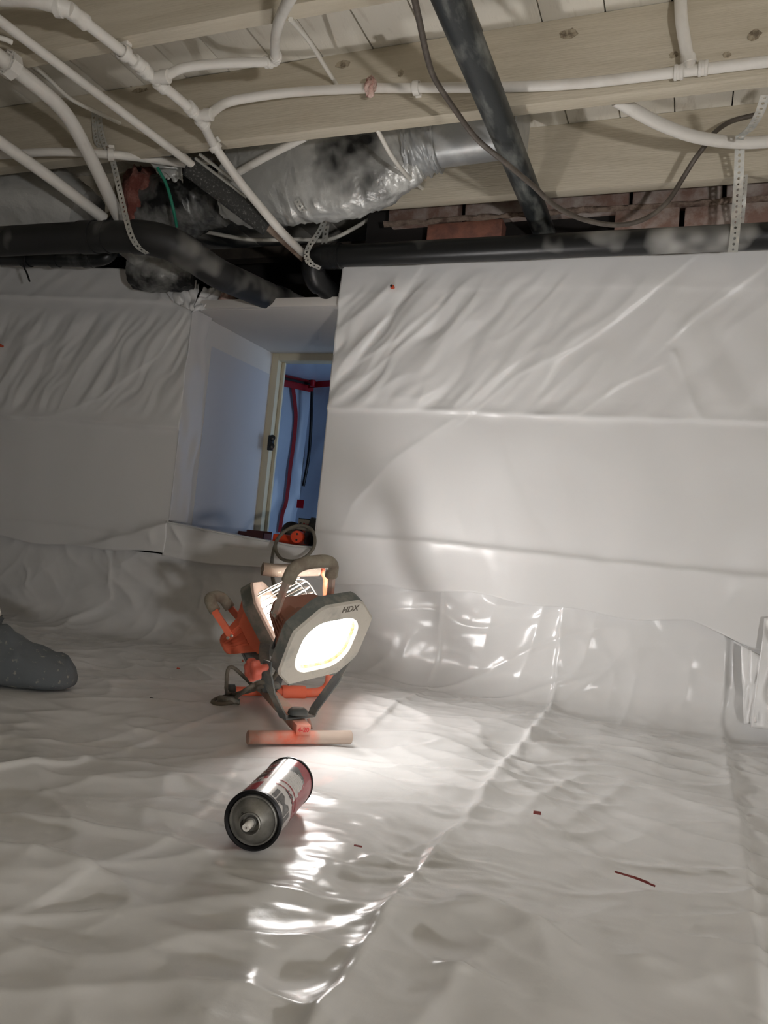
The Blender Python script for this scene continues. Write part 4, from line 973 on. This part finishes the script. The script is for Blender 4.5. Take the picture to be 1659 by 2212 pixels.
# D, E
t = pipe_thing('thick_pipe', 'thick white pipe at the left edge sloping down to the black drain')
tube('pipe', [P(-60, 262, Y=1.30), P(0, 307, Y=1.36), P(110, 385, Y=1.50), P(225, 472, Y=1.66)], .0155, 'white_pipe', t, n=6, seg=16); set_base(t, P(0, 307, Y=1.36))
t = pipe_thing('cross_pipe', 'white pipe running crosswise just behind the middle joist at the left')
E0 = [P(-80, 338, Z=1.302), P(0, 335, Z=1.302), P(120, 328, Z=1.302), P(240, 334, Z=1.302), P(330, 344, Y=1.63), P(402, 354, Y=1.66)]
tube('pipe', E0, .0105, 'white_pipe', t, n=6, seg=16); clip(t, E0[3], E0[4] - E0[2], .0125); set_base(t, E0[3])
t = pipe_thing('cross_pipe', 'white pipe rising from the foam sleeve across the foil duct')
tube('pipe', [P(478, 395, Y=1.69), P(500, 381, Y=1.68), P(580, 336, Y=1.64), P(660, 296, Y=1.61)], .0098, 'white_pipe', t, n=5); set_base(t, P(500, 381, Y=1.68))
coupling(t, P(497, 383, Y=1.68), P(580, 336, Y=1.64) - P(500, 381, Y=1.68), .0118, .02)
t = pipe_thing('cross_pipe', 'white pipe sagging in front of the far joist at the right')
I_ = [P(1330, 215, Y=1.62), P(1372, 240, Y=1.66), P(1430, 270, Y=1.72), P(1500, 295, Y=1.78), P(1580, 307, Y=1.83), P(1659, 306, Y=1.86), P(1800, 290, Y=1.90)]
tube('pipe', I_, .0135, 'white_pipe', t, n=6, seg=16); set_base(t, I_[1])
# thin cables
def cable(pts, r, m, label, nm='cable', cat='cable', seg=8):
    o = tube(nm, pts, r, m, None, n=7, seg=seg); return tag(o, label, cat)
cable([P(50, 122, Y=1.195), P(100, 165, Y=1.28), P(150, 212, Y=1.37), P(210, 243, Y=1.47), P(262, 268, Y=1.565)], .0050, 'white_cable', 'thin white cable entering the middle joist between the two long white pipes')
cable([P(628, 42, Y=1.195), P(665, 85, Y=1.32), P(700, 140, Y=1.46), P(728, 184, Y=1.565)], .0050, 'white_cable', 'thin white cable spanning from first to middle joist beside the upturned branch pipe')
cable([P(815, 280, Y=1.592), P(845, 335, Y=1.66), P(880, 380, Y=1.79), P(914, 408, Y=1.960)], .0055, 'white_cable', 'thin white cable crossing the foil duct into a hole in the far joist')
cable([P(340, 362, Y=1.66), P(360, 400, Y=1.68), P(374, 450, Y=1.70), P(382, 490, Y=1.74)], .0045, 'green', 'green wire hanging in front of the dark foil duct')
cable([P(430, 498, Y=2.04), P(520, 515, Y=2.02), P(570, 518, Y=2.05), P(650, 517, Y=2.10), P(720, 515, Y=2.12), P(830, 455, Y=2.15)], .0065, 'white_cable', 'dim grey cable in the dark void behind the foam sleeve')
cable([P(-30, 75, Y=1.05), P(0, 82, Y=1.06), P(14, 86, Y=1.07), P(26, 92, Y=1.08)], .0052, 'white_cable', 'short white cable stub at the upper left edge')
brc = [P(886, -60, Y=1.02), P(895, -5, Y=1.12), P(908, 55, Y=1.20), P(922, 120, Y=1.28), P(940, 172, Y=1.36), P(985, 240, Y=1.46), P(1030, 300, Y=1.53), P(1090, 350, Y=1.58), P(1150, 400, Y=1.66), P(1200, 445, Y=1.74),
       P(1260, 474, Y=1.80), P(1330, 486, Y=1.84), P(1390, 474, Y=1.86), P(1440, 438, Y=1.87), P(1475, 385, Y=1.87), P(1500, 345, Y=1.86), P(1525, 312, Y=1.85), P(1545, 285, Y=1.90), P(1580, 262, Y=1.93), P(1632, 248, Y=1.945)]
bc_ = cable(brc, .0058, 'brown_cable', 'brown cable sagging in a long loop past the black vent pipe', seg=10)
# fibres and clips on cables
def fluff(name, c, r, m, label, cat, sub=3, parent=None, sq=(1, 1, 1)):
    bm = bmesh.new(); bmesh.ops.create_icosphere(bm, subdivisions=sub, radius=1); rg = random.Random(name + label)
    off = rg.uniform(0, 50)
    for v in bm.verts:
        n = v.co.normalized(); f = 1 + .55 * float(perlin(np.array(n.x * 2.2 + off), np.array(n.y * 2.2 + n.z * 1.7), 3)) + .22 * float(perlin(np.array(n.x * 6 + off), np.array(n.z * 6 + n.y * 5), 4)) + rg.uniform(-.08, .08)
        v.co = Vector((n.x * sq[0], n.y * sq[1], n.z * sq[2])) * (r * f) + Vector(c)
    o = bm_obj(name, bm, m, parent, True)
    return tag(o, label, cat) if parent is None else o
fluff('insulation_tuft', P(800, 188, Y=1.520), .017, 'pink', 'tuft of pink insulation caught on the long branch pipe', 'insulation', sq=(.8, .6, 1.3))
fluff('insulation_tuft', P(490, 647, Y=2.06), .022, 'pink', 'tuft of pink insulation above the hatch corner', 'insulation')
fluff('insulation_batt', P(300, 420, Y=1.80), .07, 'red_fib', 'red brown insulation batt stuffed beside the dark foil duct', 'insulation', sq=(.75, .5, 1.2))

# ---- black drains and vent
t = pipe_thing('vent_pipe', 'scuffed black vent pipe running back under the joists', 'pipe')
vp0, vp1 = Vector((-.437, .35, 1.283)), Vector((-.437, 2.12, 1.272))
tube('pipe', [vp0, vp0.lerp(vp1, .5), vp1], .0300, 'vent', t, n=10, seg=28)
for k in range(5):     # printed line along the pipe
    me = text_mesh('ENV RB', .020, .0001)
    for v in me.vertices:
        xx, yy, zz = v.co; an = math.radians(-112) + yy / .030
        v.co = Vector((-.437 + math.cos(an) * (.0303 + zz), .98 + k * .19 + xx, 1.279 + math.sin(an) * (.0303 + zz)))
    adopt(link('pipe_lettering', me, 'pipe_print', None, False), t)
set_base(t, vp1)
t = pipe_thing('drain_pipe', 'long black drain pipe hung along the top of the right wall sheet', 'pipe')
HP = [Vector((-1.030, 1.952, 1.176)), Vector((1.58, 1.950, 1.164))]
tube('pipe', HP, .0312, 'abs', t, n=30, seg=28)
lathe('hub', HP[0] + Vector((-.008, 0, 0)), (1, 0, 0), [(0, .033), (.002, .0365), (.050, .0365), (.052, .033)], 'abs', t, 28)
tube('elbow', [HP[0] + Vector((.01, 0, 0)), HP[0] + Vector((-.025, .002, -.002)), HP[0] + Vector((-.052, .014, -.022)), HP[0] + Vector((-.052, .04, -.050)), HP[0] + Vector((-.045, .06, -.060))], .0350, 'abs', t, n=6, seg=28)
tube('drop_pipe', [HP[0] + Vector((-.047, .05, -.056)), HP[0] + Vector((-.02, .11, -.080)), HP[0] + Vector((.03, .20, -.118))], .0312, 'abs', t, n=5, seg=26)
for s in (.018, .036): ring('moulded_ridge', HP[0] + Vector((s, 0, 0)), (1, 0, 0), .035, .0372, .0016, 'abs', t, 28)
set_base(t, HP[0])
t = pipe_thing('drain_pipe', 'fat black drain pipe bending from the left edge down to the hatch top', 'pipe')
D_ = [P(-160, 530, Y=1.60), P(0, 522, Y=1.60), P(150, 514, Y=1.61), P(290, 512, Y=1.62), P(360, 524, Y=1.65), P(410, 550, Y=1.70), P(470, 590, Y=1.78), P(540, 622, Y=1.93), P(605, 650, Y=2.12), P(605, 650, Y=2.12) + Vector((.07, .20, .0))]
tube('pipe', D_, .0415, 'abs3', t, n=7, seg=32)
sp_ = spline(D_, 7)
def band(i, r, h, nm): 
    a = Vector(sp_[i]); dd = (Vector(sp_[i + 1]) - Vector(sp_[i - 1])).normalized(); return ring(nm, a, dd, .040, r, h, 'abs3', t, 32)
band(16, .0445, .05, 'hub'); band(18, .0440, .006, 'hub'); 
el = [Vector(q) for q in sp_[21:37]]; vs, fsx = sweep_geo(el, .0448, 32); adopt(pydata('elbow', vs, fsx, 'abs3', None, True, 50), t)
band(56, .0455, .05, 'hub')
set_base(t, D_[3])
t = pipe_thing('drain_pipe', 'thin black drain pipe under the fat one at the left edge', 'pipe')
E2 = [P(-120, 558, Y=1.80), P(0, 560, Y=1.80), P(120, 562, Y=1.80), P(205, 562, Y=1.80), P(235, 552, Y=1.81), P(245, 535, Y=1.84)]
tube('pipe', E2, .0195, 'abs2', t, n=6, seg=20)
for px in (58, 120, 190): ring('hub', P(px, 562, Y=1.80), (1, 0, 0), .019, .0225, .03, 'abs2', t, 20)
tube('cable_tie', [P(54, 548, Y=1.775), P(52, 575, Y=1.772), P(58, 590, Y=1.772), P(64, 608, Y=1.77)], .003, 'ink', t, seg=6)
set_base(t, E2[2])

# ---- ducts
def duct(name, pts, rads, m, label, seed, amp=.06, seg=56, n=10, squash=(1, 1)):
    data = [tuple(p) + (r,) for p, r in zip(pts, rads)]; sp = spline(data, n)
    cen = [Vector(a[:3]) for a in sp]; rr = [float(a[3]) for a in sp]
    vs, fs = sweep_geo(cen, rr, seg, squash=squash); vs2 = []
    for i, v in enumerate(vs):
        ii, k = divmod(i, seg); u = ii * .22; a = 2 * math.pi * k / seg; c_, s_ = math.cos(a) * 2 + seed, math.sin(a) * 2
        f = float(perlin(np.array(u + c_), np.array(s_ - u * .4), seed)) + .8 * float(ridged(np.array(u * 1.6 + c_ * 1.3), np.array(s_ * 1.6 + u * .7), seed + 1)) + .3 * float(perlin(np.array(u * 4 + c_ * 3), np.array(s_ * 3), seed + 2))
        vs2.append(cen[ii] + (v - cen[ii]) * (1 + amp * f))
    return pydata(name, vs2, fs, m, None, True, 60)
t = pipe_thing('foil_duct', 'big silver foil wrapped duct between the middle and far joists, black sprayed in the middle', 'duct')
YD = 1.835
o = duct('foil_jacket', [P(500, 390, Y=YD), P(560, 392, Y=YD), P(650, 378, Y=YD), P(740, 370, Y=YD), P(815, 356, Y=YD), P(880, 338, Y=YD), P(905, 328, Y=YD)],
         [.108, .128, .132, .129, .118, .086, .066], 'foil', '', 21, .055, seg=80, n=16, squash=(1, .60)); adopt(o, t)
o = duct('foil_cuff', [P(885, 326, Y=YD), P(905, 322, Y=YD), P(930, 316, Y=YD), P(948, 312, Y=YD)], [.072, .070, .066, .065], 'duct', '', 24, .10); adopt(o, t)
lathe('metal_collar', P(925, 316, Y=YD), Vector((1, .02, .05)), [(0, .057), (.22, .057), (.221, .054)], 'duct', t, 36)
_f = P(1125, 305, Y=YD)
box('collar_flange', tuple(_f - Vector((0, .075, .085))), tuple(_f + Vector((.003, .07, .10))), 'duct', t)
set_base(t, P(650, 370, Y=YD))
t = pipe_thing('foil_duct', 'dark crumpled foil duct behind the strap and green wire', 'duct')
o = duct('foil_jacket', [P(300, 520, Y=1.93), P(340, 470, Y=1.88), P(400, 440, Y=1.85), P(440, 428, Y=1.85), P(480, 424, Y=1.85)], [.105, .100, .095, .090, .080], 'foil_dark', '', 27, .08); adopt(o, t)
fl2 = patch('foil_scrap', [P(310, 322, Y=1.64), P(385, 318, Y=1.66), P(385, 365, Y=1.68), P(330, 362, Y=1.66)], 20, .010, 29, 'foil', None); adopt(fl2, t)
patch('foil_scrap', [P(330, 362, Y=1.68), P(392, 352, Y=1.70), P(395, 398, Y=1.72), P(350, 385, Y=1.72)], 20, .012, 30, 'foil', t)
set_base(t, P(400, 430, Y=1.85))
t = pipe_thing('foil_duct', 'foil wrapped duct at the far left above the black drain', 'duct')
o = duct('foil_jacket', [P(-200, 440, Y=1.78), P(-60, 435, Y=1.78), P(40, 432, Y=1.78), P(120, 440, Y=1.78), P(190, 470, Y=1.80)], [.13, .125, .118, .105, .075], 'foil', '', 33, .06); adopt(o, t); set_base(t, P(40, 432, Y=1.78))
t = duct('black_bag', [P(285, 590, Y=1.93), P(350, 585, Y=1.96), P(420, 590, Y=2.0)], [.05, .062, .05], 'foil_dark', '', 36, .12); tag(t, 'black crumpled plastic wrap tucked between drain and left wall sheet', 'plastic wrap')

# ---- perforated hanger straps
XD = Vector((1, 0, 0))
strap('hanger_strap', [P(203, 240, Y=1.548), P(205, 280, Y=1.549), P(212, 312, Y=1.545), P(232, 330, Y=1.60)], XD, .016, 'doubled strap nailed to the middle joist at the left')
strap('hanger_strap', [P(214, 243, Y=1.543), P(217, 280, Y=1.542), P(226, 312, Y=1.540), P(238, 328, Y=1.55), P(243, 345, Y=1.556), P(256, 400, Y=1.556), P(272, 470, Y=1.558), P(284, 510, Y=1.562), P(300, 535, Y=1.575), P(318, 548, Y=1.60)], XD, .017, 'long perforated strap carrying the fat black drain at the left')
strap('hanger_strap', [P(705, 455, Y=1.90), P(700, 480, Y=1.915), P(685, 508, Y=1.91), P(668, 532, Y=1.908), P(662, 552, Y=1.908), P(670, 568, Y=1.910), P(692, 580, Y=1.93)], XD, .018, 'perforated strap wrapped around the elbow of the long black drain')
strap('hanger_strap', [P(708, 450, Y=1.955), P(705, 490, Y=1.965), P(700, 530, Y=1.965)], XD, .019, 'straight perforated strap behind the elbow strap', parent=None)
strap('hanger_strap', [P(640, 432, Y=1.772), P(648, 446, Y=1.780), P(658, 456, Y=1.80), P(690, 459, Y=1.84)], Vector((1, .1, .3)), .016, 'short strap end on the black patch of the foil duct')
strap('hanger_strap', [P(1654, 205, Y=1.605), P(1640, 245, Y=1.65), P(1620, 278, Y=1.72), P(1600, 294, Y=1.77), P(1598, 302, Y=1.775)], XD, .018, 'strap from the middle joist holding the sagging white pipe')
strap('hanger_strap', [P(1598, 316, Y=1.862), P(1596, 380, Y=1.90), P(1592, 440, Y=1.912), P(1588, 500, Y=1.913), P(1583, 545, Y=1.918)], XD, .021, 'perforated strap hanging in front of the far joist around the long black drain')
strap('hanger_strap', [P(1607, 378, Y=1.948), P(1603, 430, Y=1.950), P(1598, 490, Y=1.985)], XD, .018, 'second strap end screwed to the far joist behind the front one')

# ================================================================== the worker at the left edge (foot and leg in view)
def person():
    root = thing('person', (-1.40, 1.15, 0), 'person in white coveralls crouching at the left edge, one grey covered foot in view', 'person')
    parts = []
    def limb(pts, n=5, seg=20): parts.append(sweep_geo([a[:3] for a in spline(pts, n)], [float(a[3]) for a in spline(pts, n)], seg))
    ank = (-1.345, 1.172, .10); knee = (-1.50, 1.17, .53); hip = (-1.98, 1.05, .42)
    limb([(-1.343, 1.19, .112, .048), (-1.378, 1.19, .16, .050), (-1.47, 1.18, .32, .066), (-1.60, 1.17, .50, .074), (-1.64, 1.165, .53, .078), (-1.80, 1.11, .50, .088), (-1.97, 1.05, .44, .10)])
    limb([(-1.60, .80, .10, .05), (-1.62, .80, .20, .062), (-1.60, .82, .45, .078), (-1.62, .83, .50, .08), (-1.82, .87, .48, .09), (-2.0, .90, .44, .10)])
    limb([(-2.02, .97, .42, .15), (-1.98, .97, .55, .15), (-1.90, .97, .75, .155), (-1.83, .97, .92, .15), (-1.80, .97, .98, .09), (-1.77, .97, 1.04, .06), (-1.76, .97, 1.07, .055)])
    limb([(-1.85, 1.10, .92, .06), (-1.80, 1.17, .90, .062), (-1.72, 1.20, .74, .052), (-1.66, 1.20, .64, .048), (-1.56, 1.16, .62, .04), (-1.46, 1.12, .61, .036)])
    limb([(-1.85, .84, .92, .06), (-1.80, .77, .90, .062), (-1.72, .74, .74, .052), (-1.66, .74, .64, .048), (-1.58, .79, .62, .04), (-1.50, .84, .60, .036)])
    limb([(-1.76, .97, 1.04, .06), (-1.75, .97, 1.10, .085), (-1.745, .97, 1.16, .10), (-1.75, .97, 1.23, .092), (-1.76, .97, 1.28, .04)])
    vs, fs = [], []
    for v, f in parts: b = len(vs); vs += v; fs += [tuple(i + b for i in q) for q in f]
    body = pydata('coverall', vs, fs, 'suit', None, True)
    rm = body.modifiers.new('one_skin', 'REMESH'); rm.mode = 'VOXEL'; rm.voxel_size = .011; rm.use_smooth_shade = True
    sm = body.modifiers.new('soften', 'SMOOTH'); sm.iterations = 8; sm.factor = .5
    adopt(body, root)
    # face
    fvs, ffs = sweep_geo([a[:3] for a in spline([(-1.735, .97, 1.085, .03), (-1.712, .97, 1.11, .055), (-1.700, .97, 1.16, .068), (-1.708, .97, 1.21, .064), (-1.73, .97, 1.245, .03)], 5)],
                         [float(a[3]) for a in spline([(0, 0, 0, .03), (0, 0, 1, .055), (0, 0, 2, .068), (0, 0, 3, .064), (0, 0, 4, .03)], 5)], 20)
    fc = adopt(pydata('face', fvs, ffs, 'skin', None, True), root)
    for nm, c, r, sq, m in (('nose', (-1.632, .97, 1.150), .012, (1.2, .8, 1.6), 'skin'), ('mouth', (-1.637, .97, 1.118), .010, (.5, 1.8, .4), 'redbox'),
                            ('eye', (-1.638, .947, 1.172), .0085, (.6, 1.2, .7), 'ink'), ('eye', (-1.638, .993, 1.172), .0085, (.6, 1.2, .7), 'ink')):
        bm = bmesh.new(); bmesh.ops.create_uvsphere(bm, u_segments=14, v_segments=10, radius=r)
        for v in bm.verts: v.co = Vector((v.co.x * sq[0], v.co.y * sq[1], v.co.z * sq[2])) + Vector(c)
        bm_obj(nm, bm, m, root, True)
    # gloved hands resting on the knees
    for sy, wy in ((1, 1.12), (-1, .84)):
        wx, wz = (-1.47, .612) if sy > 0 else (-1.51, .602); hp = []
        hp.append(sweep_geo([(wx, wy, wz), (wx + .03, wy, wz - .004), (wx + .07, wy, wz - .012), (wx + .085, wy, wz - .018)], [.026, .032, .036, .028], 14, squash=(.55, 1.15)))
        for k, ln in enumerate((.058, .066, .062, .048)):
            y = wy + sy * (-.027 + .018 * k); hp.append(sweep_geo([a for a in spline([(wx + .07, y, wz - .012), (wx + .075 + ln * .5, y, wz - .022), (wx + .075 + ln * .9, y, wz - .050)], 4)], [.0092] * 8 + [.006], 10))
        hp.append(sweep_geo(spline([(wx + .02, wy - sy * .03, wz - .008), (wx + .05, wy - sy * .055, wz - .020), (wx + .08, wy - sy * .058, wz - .032)], 4), [.0105] * 8 + [.007], 10))
        vs, fs = [], []
        for v, f in hp: b = len(vs); vs += v; fs += [tuple(i + b for i in q) for q in f]
        h = pydata('glove', vs, fs, 'shoe', None, True); rm = h.modifiers.new('one_skin', 'REMESH'); rm.mode = 'VOXEL'; rm.voxel_size = .0035; rm.use_smooth_shade = True
        adopt(h, root)
    # cloth shoe covers
    def shoe(heel, direc, name='shoe_cover'):
        d = Vector(direc).normalized(); s = Vector((-d.y, d.x, 0)); heel = Vector(heel)
        prof = [(.0, .030, .045, .008), (.012, .042, .075, .002), (.04, .047, .098, 0), (.085, .048, .118, 0), (.115, .049, .116, 0), (.135, .050, .110, 0), (.165, .053, .100, 0), (.20, .056, .089, 0), (.24, .056, .077, .0), (.272, .051, .064, .001), (.292, .042, .052, .004), (.306, .022, .036, .010)]
        vs, fs = [], []; n = 40; spp = spline([(a, b, c, e) for a, b, c, e in prof], 6)
        for i, (x, hw, ht, z0) in enumerate(spp):
            x = x * .86
            for k in range(n):
                t_ = 2 * math.pi * k / n; cx_, sy_ = math.cos(t_), math.sin(t_)
                ex = abs(cx_) ** .8 * math.copysign(1, cx_); ez = sy_
                z = z0 + (ht - z0) * (.5 + .5 * (abs(ez) ** (.75 if ez > 0 else .45)) * math.copysign(1, ez))
                y = hw * ex * (1 - .32 * max(0, ez) ** 1.5)
                wr = .009 * float(ridged(np.array(x * 9 + z * 26), np.array(y * 6 + x * 5 - z * 8), 95)) * (1 if ez > -.6 else .1) + .003 * float(perlin(np.array(x * 40), np.array(z * 40 + y * 30), 96))
                q_ = heel + d * x + s * (y * (1 + wr * 4)) + Vector((0, 0, max(.0, z + wr * (1 if ez > 0 else .3))))
                vs.append(q_)
        m_ = len(spp)
        for i in range(m_ - 1):
            for k in range(n): fs.append((i * n + k, i * n + (k + 1) % n, (i + 1) * n + (k + 1) % n, (i + 1) * n + k))
        fs += [tuple(range(n - 1, -1, -1)), tuple((m_ - 1) * n + k for k in range(n))]
        o = pydata(name, vs, fs, 'shoe', None, True); adopt(o, root)
        # gathered ankle collar
        cvs, cfs = [], []; cc = heel + d * .056; n2 = 60
        rings_ = [(.070, .066, .050, 0.0), (.100, .060, .048, .004), (.122, .052, .046, .010), (.134, .054, .049, .012), (.142, .058, .052, .012), (.138, .050, .046, .012)]
        for z, rx, ry, xo in rings_:
            for k in range(n2):
                t_ = 2 * math.pi * k / n2; w_ = 1 + .05 * math.sin(k * 2.1) + .04 * math.sin(k * 3.7 + z * 90)
                cvs.append(cc + d * (math.cos(t_) * rx * w_ - xo) + s * (math.sin(t_) * ry * w_) + Vector((0, 0, z + .004 * math.sin(k * .9) - .010 * math.cos(t_))))
        for i in range(len(rings_) - 1):
            for k in range(n2): cfs.append((i * n2 + k, i * n2 + (k + 1) % n2, (i + 1) * n2 + (k + 1) % n2, (i + 1) * n2 + k))
        co = pydata('elastic_collar', cvs, cfs, 'shoe', None, True); co.parent = o
    shoe((-1.385, 1.150, 0), (.90, .42, 0)); shoe((-1.70, .77, 0), (.95, .25, 0))
person()
